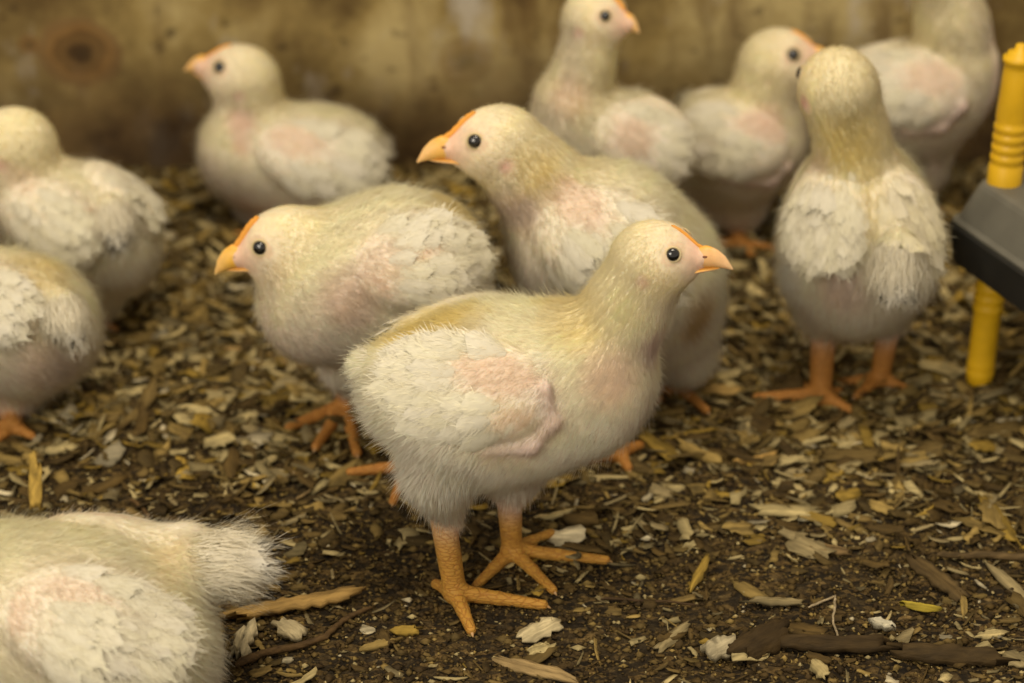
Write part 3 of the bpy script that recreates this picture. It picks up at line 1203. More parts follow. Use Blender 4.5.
def make_floor():
    nx, ny = 560, 330
    xs = np.linspace(-1.4, 1.4, nx)
    ys = np.linspace(0.05, WALL_Y + 0.01, ny)
    X, Y = np.meshgrid(xs, ys, indexing='ij')
    r = np.random.default_rng(3)
    Z = gh(X, Y) + r.normal(0, 0.00045, X.shape)
    V = np.stack([X, Y, Z], -1).reshape(-1, 3)
    i, j = np.meshgrid(np.arange(nx - 1), np.arange(ny - 1), indexing='ij')
    a = (i * ny + j).ravel()
    F = np.stack([a, a + ny, a + ny + 1, a + 1], 1)
    me = fast_mesh('floor', V, F)
    m, nt, out = new_mat('trodden_litter')
    tc = nd(nt, 'ShaderNodeTexCoord')
    n1 = nd(nt, 'ShaderNodeTexNoise')
    n1.inputs['Scale'].default_value = 14
    n1.inputs['Detail'].default_value = 6
    n2 = nd(nt, 'ShaderNodeTexNoise')
    n2.inputs['Scale'].default_value = 190
    n2.inputs['Detail'].default_value = 8
    n2.inputs['Roughness'].default_value = 0.7
    vo = nd(nt, 'ShaderNodeTexVoronoi')
    vo.inputs['Scale'].default_value = 330
    for n in (n1, n2, vo):
        nt.links.new(tc.outputs['Object'], n.inputs['Vector'])
    r1 = ramp(nt, [(0.35, (0.018, 0.011, 0.0035)), (0.70, (0.060, 0.040, 0.012))])
    r2 = ramp(nt, [(0.30, (0.012, 0.007, 0.003)), (0.50, (0.052, 0.034, 0.012)), (0.72, (0.17, 0.12, 0.05))])
    nt.links.new(n1.outputs['Fac'], r1.inputs[0])
    nt.links.new(n2.outputs['Fac'], r2.inputs[0])
    mx = nd(nt, 'ShaderNodeMix', data_type='RGBA')
    mx.inputs[0].default_value = 0.6
    nt.links.new(r1.outputs[0], mx.inputs[6])
    nt.links.new(r2.outputs[0], mx.inputs[7])
    mpv = nd(nt, 'ShaderNodeMapping')
    mpv.inputs['Scale'].default_value = (170, 330, 330)
    nt.links.new(tc.outputs['Object'], mpv.inputs['Vector'])
    v2 = nd(nt, 'ShaderNodeTexVoronoi')
    v2.inputs['Scale'].default_value = 1.0
    nt.links.new(mpv.outputs[0], v2.inputs['Vector'])
    sv = nd(nt, 'ShaderNodeSeparateColor')
    nt.links.new(v2.outputs['Color'], sv.inputs[0])
    rv = ramp(nt, [(0.25, (0.35, 0.35, 0.35)), (0.62, (1.0, 1.0, 1.0)), (0.92, (2.3, 2.2, 1.9))])
    nt.links.new(sv.outputs[0], rv.inputs[0])
    mul = nd(nt, 'ShaderNodeMix', data_type='RGBA', blend_type='MULTIPLY')
    mul.inputs[0].default_value = 1.0
    nt.links.new(mx.outputs[2], mul.inputs[6])
    nt.links.new(rv.outputs[0], mul.inputs[7])
    mx = mul
    pr = nd(nt, 'ShaderNodeBsdfPrincipled')
    pr.inputs['Roughness'].default_value = 0.8
    pr.inputs['Specular IOR Level'].default_value = 0.25
    nt.links.new(mx.outputs[2], pr.inputs['Base Color'])
    ad = nd(nt, 'ShaderNodeMath', operation='ADD')
    nt.links.new(n2.outputs['Fac'], ad.inputs[0])
    nt.links.new(vo.outputs['Distance'], ad.inputs[1])
    bp = nd(nt, 'ShaderNodeBump')
    bp.inputs['Strength'].default_value = 0.9
    bp.inputs['Distance'].default_value = 0.002
    nt.links.new(ad.outputs[0], bp.inputs['Height'])
    nt.links.new(bp.outputs[0], pr.inputs['Normal'])
    nt.links.new(pr.outputs[0], out.inputs['Surface'])
    o = link('floor', me, m)
    tag(o, kind='structure')


def make_wall():
    y0, y1 = WALL_Y, WALL_Y + 0.03
    x0, x1, z0, z1 = -1.4, 1.4, -0.02, 0.62
    # gently uneven front face
    nx, nz = 240, 60
    xs, zs = np.linspace(x0, x1, nx), np.linspace(z0, z1, nz)
    X, Z = np.meshgrid(xs, zs, indexing='ij')
    Yf = y0 + 0.0012 * np.sin(X * 19 + 2 * np.sin(Z * 9)) + 0.0006 * np.sin(X * 63 + Z * 47)
    Vf = np.stack([X, Yf, Z], -1).reshape(-1, 3)
    Vb = np.stack([X, np.full_like(X, y1), Z], -1).reshape(-1, 3)
    i, j = np.meshgrid(np.arange(nx - 1), np.arange(nz - 1), indexing='ij')
    a = (i * nz + j).ravel()
    Ff = np.stack([a, a + nz, a + nz + 1, a + 1], 1)
    n = len(Vf)
    Fb = Ff[:, ::-1] + n
    edge = []
    for k in range(nx - 1):
        p, q = k * nz + nz - 1, (k + 1) * nz + nz - 1
        edge.append((p, q, q + n, p + n))
        p, q = k * nz, (k + 1) * nz
        edge.append((q, p, p + n, q + n))
    me = fast_mesh('wall_back', np.concatenate([Vf, Vb]), np.concatenate([Ff, Fb, np.array(edge)]))
    m, nt, out = new_mat('stained_board')
    tc = nd(nt, 'ShaderNodeTexCoord')
    sep = nd(nt, 'ShaderNodeSeparateXYZ')
    nt.links.new(tc.outputs['Object'], sep.inputs[0])

    def noise(scale, detail=5, rough=0.6, sx=1, sz=1):
        mp = nd(nt, 'ShaderNodeMapping')
        mp.inputs['Scale'].default_value = (sx, 1, sz)
        nt.links.new(tc.outputs['Object'], mp.inputs['Vector'])
        n = nd(nt, 'ShaderNodeTexNoise')
        n.inputs['Scale'].default_value = scale
        n.inputs['Detail'].default_value = detail
        n.inputs['Roughness'].default_value = rough
        nt.links.new(mp.outputs[0], n.inputs['Vector'])
        return n.outputs['Fac']

    def mix(f, a, b, facmul=None):
        mx = nd(nt, 'ShaderNodeMix', data_type='RGBA')
        if isinstance(f, float):
            mx.inputs[0].default_value = f
        else:
            nt.links.new(f, mx.inputs[0])
        for s_, v in ((6, a), (7, b)):
            if isinstance(v, tuple):
                mx.inputs[s_].default_value = (*v, 1)
            else:
                nt.links.new(v, mx.inputs[s_])
        return mx.outputs[2]

    def mth(op, a, b=None, clamp=False):
        n = nd(nt, 'ShaderNodeMath', operation=op)
        n.use_clamp = clamp
        for k, v in ((0, a), (1, b)):
            if v is None:
                continue
            if isinstance(v, (int, float)):
                n.inputs[k].default_value = v
            else:
                nt.links.new(v, n.inputs[k])
        return n.outputs[0]
    base = ramp(nt, [(0.38, (0.12, 0.078, 0.026)), (0.50, (0.30, 0.220, 0.078)), (0.62, (0.48, 0.385, 0.175))])
    nt.links.new(noise(7, 8, 0.62), base.inputs[0])
    col = base.outputs[0]
    # vertical seeping streaks
    st = ramp(nt, [(0.50, (0, 0, 0)), (0.64, (1, 1, 1))])
    nt.links.new(noise(16, 6, 0.6, 1.0, 0.30), st.inputs[0])
    col = mix(mth('MULTIPLY', st.outputs[0], 0.72), col, (0.10, 0.055, 0.018))
    # pale lime blooms
    pl = ramp(nt, [(0.56, (0, 0, 0)), (0.68, (1, 1, 1))])
    nt.links.new(noise(13, 7, 0.7, 1.0, 0.55), pl.inputs[0])
    col = mix(mth('MULTIPLY', pl.outputs[0], 0.8), col, (0.50, 0.45, 0.36))
    # dark specks
    sp = ramp(nt, [(0.60, (0, 0, 0)), (0.68, (1, 1, 1))])
    nt.links.new(noise(55, 4, 0.55, 0.8, 1.2), sp.inputs[0])
    col = mix(mth('MULTIPLY', sp.outputs[0], 0.7), col, (0.045, 0.028, 0.012))
    # knots: dark centre with a brown ring
    for (px, py, r0) in ((80, 53, 0.030), (465, 62, 0.020), (30, 45, 0.009)):
        c = at(px, py, WALL_Y)
        dx = mth('SUBTRACT', sep.outputs['X'], float(c[0]))
        dz = mth('SUBTRACT', sep.outputs['Z'], float(c[2]))
        dz = mth('MULTIPLY', dz, 1.15)
        d = mth('SQRT', mth('ADD', mth('MULTIPLY', dx, dx), mth('MULTIPLY', dz, dz)))
        d = mth('ADD', d, mth('MULTIPLY', mth('SUBTRACT', noise(60, 3), 0.5), 0.012))
        t = mth('DIVIDE', d, r0)
        kr = ramp(nt, [(0.0, (0.03, 0.016, 0.007)), (0.26, (0.045, 0.022, 0.008)), (0.42, (0.17, 0.095, 0.03)), (0.62, (0.13, 0.07, 0.022)), (0.80, (0.24, 0.13, 0.04)), (1.0, (0.20, 0.12, 0.045))])
        nt.links.new(t, kr.inputs[0])
        f = ramp(nt, [(0.85, (1, 1, 1)), (1.35, (0, 0, 0))])
        f.color_ramp.elements[1].position = 1.0
        nt.links.new(mth('MULTIPLY', t, 0.8), f.inputs[0])
        strength = 0.9 if r0 > 0.025 else (0.35 if r0 > 0.012 else 0.8)
        col = mix(mth('MULTIPLY', f.outputs[0], strength), col, kr.outputs[0])
    # mud splashed along the foot of the board
    zz = mth('ADD', sep.outputs['Z'], mth('MULTIPLY', mth('SUBTRACT', noise(9, 5), 0.5), 0.13))
    mud = ramp(nt, [(0.035, (1, 1, 1)), (0.115, (0, 0, 0))])
    nt.links.new(zz, mud.inputs[0])
    mudc = ramp(nt, [(0.35, (0.040, 0.022, 0.009)), (0.7, (0.13, 0.080, 0.030))])
    nt.links.new(noise(30, 6), mudc.inputs[0])
    col = mix(mth('MULTIPLY', mud.outputs[0], 0.93), col, mudc.outputs[0])
    pr = nd(nt, 'ShaderNodeBsdfPrincipled')
    pr.inputs['Roughness'].default_value = 0.8
    pr.inputs['Specular IOR Level'].default_value = 0.2
    nt.links.new(col, pr.inputs['Base Color'])
    bp = nd(nt, 'ShaderNodeBump')
    bp.inputs['Strength'].default_value = 0.4
    bp.inputs['Distance'].default_value = 0.002
    nt.links.new(noise(90, 7), bp.inputs['Height'])
    nt.links.new(bp.outputs[0], pr.inputs['Normal'])
    nt.links.new(pr.outputs[0], out.inputs['Surface'])
    o = link('wall_back', me, m)
    tag(o, kind='structure')


make_floor()
make_wall()

# ------------------------------------------------------------------ wood chips
CHIP_COLS = {
    'tan': (0.265, 0.185, 0.055), 'pale': (0.41, 0.33, 0.15), 'gold': (0.28, 0.185, 0.032),
    'brown': (0.085, 0.054, 0.015), 'grey': (0.24, 0.19, 0.09), 'bark': (0.050, 0.031, 0.010), 'mid': (0.14, 0.095, 0.029), 'white': (0.52, 0.45, 0.28)}


def chip_arrays(r, ln, wd, th, col, curl=0.0, taper=0.5, nl=7, nw=4, arch=0.0, ragged=0.12):
    """a flake of wood: thick, uneven outline, split ends. local x = grain. returns V, F, C"""
    t = np.linspace(-1, 1, nl)
    v = np.linspace(-1, 1, nw)
    pr = 1 - taper * np.abs(t) ** 2.2 + r.normal(0, ragged, nl)
    rg = r.normal(0, th * 0.25, nw)
    pr2 = 1 - taper * np.abs(t) ** 2.2 + r.normal(0, ragged, nl)
    e0, e1 = r.normal(0, 0.09, nw), r.normal(0, 0.09, nw)
    shear = r.normal(0, 0.25)
    top, bot = [], []
    for i in range(nl):
        for j in range(nw):
            w = pr[i] if v[j] < 0 else pr2[i]
            x = t[i] * ln / 2
            if i == 0:
                x += e0[j] * ln
            if i == nl - 1:
                x += e1[j] * ln
            y = v[j] * wd / 2 * w + shear * wd * 0.3 * t[i]
            z = curl * ln * (t[i] ** 2) + arch * wd * (1 - v[j] ** 2)
            g = r.normal(0, th * 0.14) + rg[j]
            tt = th * (0.5 if (j in (0, nw - 1) or i in (0, nl - 1)) else 1.0)
            top.append((x, y, z + tt / 2 + g))
            bot.append((x, y, z - tt / 2 + g))
    V = np.array(top + bot)
    n = nl * nw
    F = []
    for i in range(nl - 1):
        for j in range(nw - 1):
            a = i * nw + j
            F.append((a, a + nw, a + nw + 1, a + 1))
            F.append((a + n, a + 1 + n, a + nw + 1 + n, a + nw + n))
    for i in range(nl - 1):
        a, b = i * nw, (i + 1) * nw
        F.append((a, a + n, b + n, b))
        a, b = i * nw + nw - 1, (i + 1) * nw + nw - 1
        F.append((b, b + n, a + n, a))
    for j in range(nw - 1):
        a, b = j, j + 1
        F.append((b, b + n, a + n, a))
        a, b = (nl - 1) * nw + j, (nl - 1) * nw + j + 1
        F.append((a, a + n, b + n, b))
    # grain: colour streaks running along x
    gr = 1 + r.normal(0, 0.20, nw)[None, :, None] + r.normal(0, 0.08, (nl, nw, 1))
    C = np.array(col)[None, None, :] * gr
    C = np.concatenate([C.reshape(-1, 3), C.reshape(-1, 3) * 0.9])
    return V, np.array(F), np.clip(C, 0.004, 0.9)


def rotm(yaw, pitch=0.0, roll=0.0):
    return np.array(Matrix.Rotation(yaw, 3, 'Z') @ Matrix.Rotation(pitch, 3, 'Y') @ Matrix.Rotation(roll, 3, 'X'))


CHIP_N = 0


def chip(px0, py0, px1, py1, wpx, col, label=None, name='wood_chip', th=0.0014, curl=0.0, taper=0.5, arch=0.0, ragged=0.10, lift=0.0, tilt=0.0, nl=9, nw=5, group=None, z=0.0, cat='wood chip'):
    """chip lying on the floor between two pixels of the photograph"""
    global CHIP_N
    CHIP_N += 1
    r = np.random.default_rng(1000 + CHIP_N)
    A, B = ground(px0, py0), ground(px1, py1)
    c = (A + B) / 2
    ln = np.linalg.norm(B - A)
    yaw = math.atan2(B[1] - A[1], B[0] - A[0])
    wd = wpx * depth(c) / F_PX
    cc = CHIP_COLS[col] if isinstance(col, str) else col
    V, F, C = chip_arrays(r, ln, wd, th, cc, curl, taper, nl, nw, arch, ragged)
    V = V @ rotm(0, lift, tilt).T
    me = fast_mesh(name, V, F, C)
    o = bpy.data.objects.new(name, me)
    me.materials.append(M_CHIP)
    o.rotation_euler = (0, 0, yaw)
    o.location = (c[0], c[1], float(gh(c[0], c[1])) + th * 0.5 + max(0, -V[:, 2].min() - th * 0.8) * 0.9 + 0.0008 + z)
    COL.objects.link(o)
    tag(o, label, cat, group)
    return o


def twig(pts, r0, r1, label, col=(0.085, 0.05, 0.018), z=0.0016, name='twig', cat='twig'):
    """crooked thin stick through pixels on the floor"""
    P = [ground(a, b) for a, b in pts]
    Q = []
    for i in range(len(P) - 1):
        for t in np.linspace(0, 1, 7, endpoint=False):
            Q.append(P[i] * (1 - t) + P[i + 1] * t)
    Q.append(P[-1])
    Q = np.array(Q)
    r = np.random.default_rng(int(pts[0][0]) + 5)
    Q[:, :2] += r.normal(0, 0.0003, Q[:, :2].shape)
    m = 8
    V, C = [], []
    for i, q in enumerate(Q):
        t = i / (len(Q) - 1)
        d = nrm(Q[min(i + 1, len(Q) - 1)] - Q[max(i - 1, 0)])
        s1 = nrm(np.cross(d, [0, 0, 1]))
        s2 = np.array([0, 0, 1.0])
        rr = (r0 * (1 - t) + r1 * t) * (1 + r.normal(0, 0.07))
        if i in (0, len(Q) - 1):
            rr *= 0.5
        zc = float(gh(q[0], q[1])) + rr * 0.8 + z
        for j in range(m):
            a = 2 * math.pi * j / m
            V.append(np.array([q[0], q[1], zc]) + (s1 * math.cos(a) + s2 * math.sin(a)) * rr)
            C.append(np.array(col) * (1 + r.normal(0, 0.18)))
    F = []
    for i in range(len(Q) - 1):
        for j in range(m):
            F.append((i * m + j, i * m + (j + 1) % m, (i + 1) * m + (j + 1) % m, (i + 1) * m + j))
    V = np.array(V)
    c0 = V.mean(0)
    c0[2] = 0
    me = fast_mesh(name, V - c0, np.array(F), np.clip(np.array(C), 0.01, 0.9))
    me.materials.append(M_CHIP)
    o = bpy.data.objects.new(name, me)
    o.location = c0
    COL.objects.link(o)
    tag(o, label, cat)
    return o


# pieces one can point to
chip(228, 622, 350, 598, 21, (0.33, 0.21, 0.065), 'long ragged tan bark strip on the soil beside the lying chick', 'bark_strip', th=0.0045, taper=0.25, arch=0.12, ragged=0.10, nl=16, nw=7, cat='bark')
chip(733, 662, 783, 636, 34, 'bark', 'thick curled dark brown bark chunk in the foreground soil', 'bark_chunk', th=0.006, arch=0.32, taper=0.15, nl=10, nw=8, cat='bark')
chip(786, 648, 890, 651, 17, 'bark', 'long dark brown bark roll beside the curled bark chunk', 'bark_chunk', th=0.005, arch=0.35, taper=0.2, nl=14, nw=7, cat='bark')
chip(893, 655, 1003, 662, 22, (0.052, 0.033, 0.011), 'flat dark bark slab right of the long bark roll', 'bark_chunk', th=0.005, arch=0.25, taper=0.4, nl=14, nw=7, cat='bark')
chip(733, 583, 768, 601, 19, 'tan', 'oval tan wood chip with ragged end in the open foreground', th=0.0018, taper=0.75, arch=0.1)
chip(750, 604, 805, 607, 12, 'grey', 'pale grey split splinter just under the oval tan chip', th=0.0022, taper=0.3, ragged=0.14)
chip(658, 649, 690, 626, 13, 'grey', 'smooth pale grey wedge of wood standing out on bare soil', th=0.0022, taper=0.35)
chip(692, 590, 707, 567, 10, 'gold', 'small golden upright splinter above the pale grey wedge', th=0.0018, taper=0.6, lift=-0.3, z=0.002)
chip(705, 660, 728, 650, 25, (0.42, 0.36, 0.22), 'crumbly cream nub of wood touching the curled bark chunk', th=0.006, taper=0.4, arch=0.2, ragged=0.2)
chip(523, 640, 560, 622, 26, (0.50, 0.42, 0.24), 'large cream flake below the front chick\'s right toe', th=0.0024, taper=0.35, ragged=0.2)
chip(530, 655, 552, 648, 15, 'pale', 'small cream flake under the large cream flake', th=0.0022, ragged=0.2)
chip(237, 660, 248, 634, 20, (0.46, 0.39, 0.23), 'blocky cream wood crumb below the tan bark strip', th=0.006, taper=0.3, ragged=0.2, arch=0.15)
chip(280, 625, 302, 640, 20, (0.36, 0.30, 0.17), 'rough pale crumb between bark strip and twig', th=0.005, taper=0.3, ragged=0.2, arch=0.15)
chip(393, 634, 418, 632, 10, 'gold', 'yellowish stub near the dark twig\'s upper end', th=0.003, taper=0.2)
chip(360, 652, 396, 642, 10, 'tan', 'tan splinter lying under the yellowish stub', th=0.003, ragged=0.2)
chip(682, 449, 718, 466, 12, 'tan', 'smooth curved tan shaving between the front chick and the back-turned one', th=0.003, taper=0.2, arch=0.3, curl=0.06)
chip(735, 467, 776, 458, 11, (0.40, 0.25, 0.07), 'golden curved shaving end to end with the tan one', th=0.003, taper=0.4, arch=0.3, curl=0.05)
chip(785, 421, 812, 438, 14, 'pale', 'pale oval flake just below the back-turned chick', th=0.002, taper=0.6)
chip(757, 511, 818, 515, 15, 'pale', 'layered pale splinter in the middle of the open floor', th=0.003, taper=0.2, ragged=0.16)
chip(780, 462, 820, 461, 11, 'pale', 'slim pale flake above the pale sheet of wood', th=0.0022, taper=0.6)
chip(775, 480, 802, 492, 20, 'pale', 'broad pale sheet of wood near the slim flake', th=0.0016, taper=0.4, ragged=0.18)
chip(820, 480, 845, 464, 21, 'gold', 'squarish golden flake in the thick litter', th=0.002, taper=0.4)
chip(852, 440, 905, 456, 12, 'tan', 'long olive tan shaving sloping towards the yellow post', th=0.003, taper=0.5, arch=0.2)
chip(690, 391, 735, 395, 13, (0.42, 0.28, 0.09), 'blunt golden brown shaving beside the middle chick\'s foot', th=0.004, taper=0.1, arch=0.2)
chip(990, 566, 1030, 603, 17, 'grey', 'pointed grey brown sliver at the floor\'s right edge', th=0.002, taper=0.75)
chip(912, 558, 962, 597, 24, (0.085, 0.056, 0.020), 'shaggy brown bark fibre mat beside the long straight stick', 'bark_chunk', th=0.003, taper=0.5, ragged=0.2, nl=14, nw=8, cat='bark')
chip(902, 606, 938, 612, 11, (0.34, 0.26, 0.03), 'curled yellow green leaf scrap on dark soil', 'leaf_scrap', th=0.001, taper=0.8, arch=0.5, cat='leaf')
chip(871, 627, 893, 631, 10, (0.50, 0.46, 0.33), 'small smooth pale pebble like chip above the bark roll', th=0.004, taper=0.7, arch=0.2)
chip(978, 636, 1004, 634, 14, 'pale', 'pale ragged flake near the right end of the bark slab', th=0.002, ragged=0.22)
chip(1002, 655, 1030, 668, 20, 'grey', 'torn grey flake in the lower corner of the floor', th=0.002, ragged=0.25)
chip(805, 548, 850, 556, 14, (0.20, 0.13, 0.05), 'brown flaky piece of bark above the yellow green leaf scrap', 'bark_chunk', th=0.003, ragged=0.15, cat='bark')
chip(985, 500, 1015, 545, 18, 'gold', 'upright golden strip crossing the litter under the straight stick', th=0.002, taper=0.5)
chip(960, 520, 1005, 538, 18, 'tan', 'wide tan flake above the straight stick', th=0.002, taper=0.4)
chip(500, 662, 570, 682, 16, (0.30, 0.21, 0.09), 'flat tan shaving at the lower edge below the front foot', th=0.003, taper=0.6)
chip(35, 526, 43, 498, 13, (0.42, 0.28, 0.06), 'stubby golden splinter sticking up behind the lying chick', th=0.004, taper=0.15, lift=-0.9, z=0.010)
chip(262, 432, 287, 441, 14, 'pale', 'squarish pale flake in the dark patch before the crouching chick', th=0.0025, taper=0.2)
chip(132, 413, 160, 402, 18, 'pale', 'large squarish pale flake in the litter left of the dark patch', th=0.003, taper=0.2)
chip(196, 408, 226, 400, 14, 'tan', 'plump tan flake beside the large pale one', th=0.003, taper=0.4)
chip(48, 455, 78, 450, 12, 'pale', 'pale shaving in the litter above the lying chick', th=0.003)
chip(265, 472, 300, 480, 12, 'grey', 'pair of grey tan flakes near the toes of the crouching chick', th=0.003)
twig([(236, 668), (275, 652), (325, 640), (342, 624), (372, 608)], 0.0022, 0.0012, 'crooked dark twig under the tan bark strip')
twig([(936, 556), (980, 558), (1034, 562)], 0.0018, 0.0024, 'long straight grey brown stick at the floor\'s right edge', col=(0.10, 0.066, 0.026))
twig([(600, 602), (640, 600), (700, 603)], 0.0009, 0.0006, 'thin dark twig in front of the front chick\'s toes', col=(0.06, 0.035, 0.014))
twig([(296, 498), (315, 488), (322, 480)], 0.0008, 0.0006, 'tiny pale forked twig near the middle dark patch', col=(0.25, 0.17, 0.07))
twig([(150, 345), (190, 350), (262, 352), (300, 368)], 0.0016, 0.0012, 'long tan straw in the litter under the crouching chick\'s beak', col=(0.26, 0.17, 0.06), name='straw', cat='straw')
twig([(130, 500), (150, 520), (142, 528)], 0.0012, 0.0008, 'short bent brown twig above the lying chick\'s back', col=(0.12, 0.07, 0.025))
twig([(808, 610), (835, 598), (833, 622), (838, 638)], 0.0007, 0.0006, 'thin pale rootlet over the bark roll', col=(0.34, 0.27, 0.16), name='rootlet', cat='root')


def chip_density(x, y):
    """shavings lie thick towards the wall and thin out on the trodden soil near the camera"""
    far = np.clip((y - 0.86) / 0.20, 0, 1)
    n = np.sin(x * 23 + 2 * np.sin(y * 17)) * np.sin(y * 29 + x * 9)
    return np.clip(0.40 + 0.7 * far + 0.22 * n, 0.10, 1)


def scatter_chips():
    r = np.random.default_rng(21)
    kinds = [
        # (col, weight far, weight near)
        ('tan', 0.28, 0.16), ('pale', 0.28, 0.26), ('gold', 0.10, 0.05), ('brown', 0.26, 0.36), ('grey', 0.10, 0.16), ('white', 0.04, 0.04), ('mid', 0.20, 0.45)]
    # 255 largest pieces as individuals, the rest in one mass
    big = 0
    centres = []
    while big < 255:
        px, py = r.uniform(-10, 1034), r.uniform(235, 690)
        g = ground(px, py)
        if r.random() > chip_density(g[0], g[1]) * (1.0 if py < 560 else 0.5):
            continue
        if any((px - a) ** 2 + (2 * (py - b)) ** 2 < 20 ** 2 for a, b in centres):
            continue
        centres.append((px, py))
        far = np.clip((g[1] - 0.86) / 0.2, 0, 1)
        p = np.array([k[1] * far + k[2] * (1 - far) for k in kinds])
        k = kinds[r.choice(len(kinds), p=p / p.sum())][0]
        ln = r.uniform(0.012, 0.030) * (0.8 + 0.4 * far)
        wd = ln * r.uniform(0.22, 0.6)
        shape = r.random()
        curl, arch, taper = 0, 0, 0.5
        if shape < 0.35:
            curl, arch = r.uniform(0.02, 0.12), r.uniform(0.1, 0.3)
        elif shape > 0.8:
            wd = ln * r.uniform(0.10, 0.2)
        col = np.array(CHIP_COLS[k]) * r.uniform(0.8, 1.15)
        th = r.uniform(0.0010, 0.0022)
        V, F, C = chip_arrays(r, ln, wd, th, col, curl, r.uniform(0.05, 0.5), 7, 4, arch, 0.18)
        V = V @ rotm(0, r.normal(0, 0.16), r.normal(0, 0.25)).T
        me = fast_mesh('wood_chip', V, F, C)
        me.materials.append(M_CHIP)
        o = bpy.data.objects.new('wood_chip', me)
        o.rotation_euler = (0, 0, r.uniform(0, 6.28) if r.random() < 0.4 else r.normal(0, 0.5))
        o.location = (g[0], g[1], float(gh(g[0], g[1])) - V[:, 2].min() * 0.75 + 0.0012)
        COL.objects.link(o)
        tag(o, 'loose flat wood shaving scattered over the pen floor', 'wood chip', 'larger loose shavings strewn over the floor')
        big += 1
    Vs, Fs, Cs, n = [], [], [], 0
    cnt = 0
    while cnt < 27000:
        x = r.uniform(-0.62, 0.62)
        y = r.uniform(0.66, WALL_Y - 0.005)
        d = chip_density(x, y)
        if r.random() > d:
            continue
        cnt += 1
        far = np.clip((y - 0.86) / 0.2, 0, 1)
        p = np.array([k[1] * far + k[2] * (1 - far) for k in kinds])
        k = kinds[r.choice(len(kinds), p=p / p.sum())][0]
        ln = (0.0025 + 0.0100 * r.random() ** (1.1 + 1.2 * (1 - far))) * (0.8 + 0.85 * far)
        wd = ln * r.uniform(0.2, 0.75)
        if r.random() < 0.18:
            ln *= 1.6
            wd = ln * r.uniform(0.07, 0.14)
        col = np.array(CHIP_COLS[k]) * r.uniform(0.42, 1.15)
        V, F, C = chip_arrays(r, ln, wd, r.uniform(0.0005, 0.0013), col, r.uniform(0, 0.10), r.uniform(0, 0.5), 4, 3, r.uniform(0, 0.25), 0.22)
        yaw = r.uniform(0, 6.28) if r.random() < 0.5 else r.normal(0, 0.6)
        V = V @ rotm(yaw, r.normal(0, 0.25), r.normal(0, 0.35)).T
        V += np.array([x, y, float(gh(x, y)) - V[:, 2].min() * 0.6 + 0.0002 + r.random() * 0.002 * far])
        Vs.append(V)
        Fs.append(F + n)
        Cs.append(C)
        n += len(V)
    # crumbs
    m = 120000
    x = r.uniform(-0.62, 0.62, m)
    y = r.uniform(0.64, WALL_Y - 0.004, m)
    sz = r.uniform(0.0005, 0.0017, m) * (1 + (r.random(m) < 0.08) * 0.9)
    oct_ = np.array([[1, 0, 0], [0, 1, 0], [-1, 0, 0], [0, -1, 0], [0, 0, 0.6], [0, 0, -0.6]], float)
    V = oct_[None] * sz[:, None, None] * r.uniform(0.4, 1.7, (m, 6, 1))
    V[:, :, 0] += x[:, None]
    V[:, :, 1] += y[:, None]
    V[:, :, 2] += gh(x, y)[:, None] + sz[:, None] * 0.3
    names = ['tan', 'pale', 'brown', 'mid', 'white', 'bark']
    ci = r.choice(6, m, p=[0.10, 0.035, 0.33, 0.25, 0.005, 0.28])
    C = np.array([CHIP_COLS[c] for c in names])[ci] * r.uniform(0.7, 1.1, (m, 1))
    C = np.repeat(C[:, None], 6, 1).reshape(-1, 3)
    tri = np.array([[0, 1, 4], [1, 2, 4], [2, 3, 4], [3, 0, 4], [1, 0, 5], [2, 1, 5], [3, 2, 5], [0, 3, 5]])
    Ft = (np.arange(m) * 6)[:, None, None] + tri[None]
    Ft = Ft.reshape(-1, 3)
    me = fast_mesh('wood_shavings', np.concatenate(Vs), np.concatenate(Fs), np.concatenate(Cs))
    o = link('wood_shavings', me, M_CHIP)
    tag(o, 'bed of small tan and cream wood shavings covering the floor', 'litter', None, 'stuff')
    me = fast_mesh('litter_crumbs', V.reshape(-1, 3), Ft, C, smooth=False)
    o = link('litter_crumbs', me, M_CHIP)
    tag(o, 'fine wood crumbs and grit trodden into the dark soil', 'litter', None, 'stuff')


scatter_chips()

# ------------------------------------------------------------------ brooder hover plate on yellow posts


def lathe(name, prof, c, axis=None, seg=28):
    V, F = [], []
    for i, (rr, z) in enumerate(prof):
        for j in range(seg):
            a = 2 * math.pi * j / seg
            V.append((c[0] + rr * math.cos(a), c[1] + rr * math.sin(a), z))
    for i in range(len(prof) - 1):
        for j in range(seg):
            F.append((i * seg + j, i * seg + (j + 1) % seg, (i + 1) * seg + (j + 1) % seg, (i + 1) * seg + j))
    F.append(tuple(range(seg))[::-1])
    F.append(tuple(range((len(prof) - 1) * seg, len(prof) * seg)))
    me = bpy.data.meshes.new(name)
    me.from_pydata(V, [], F)
    return me


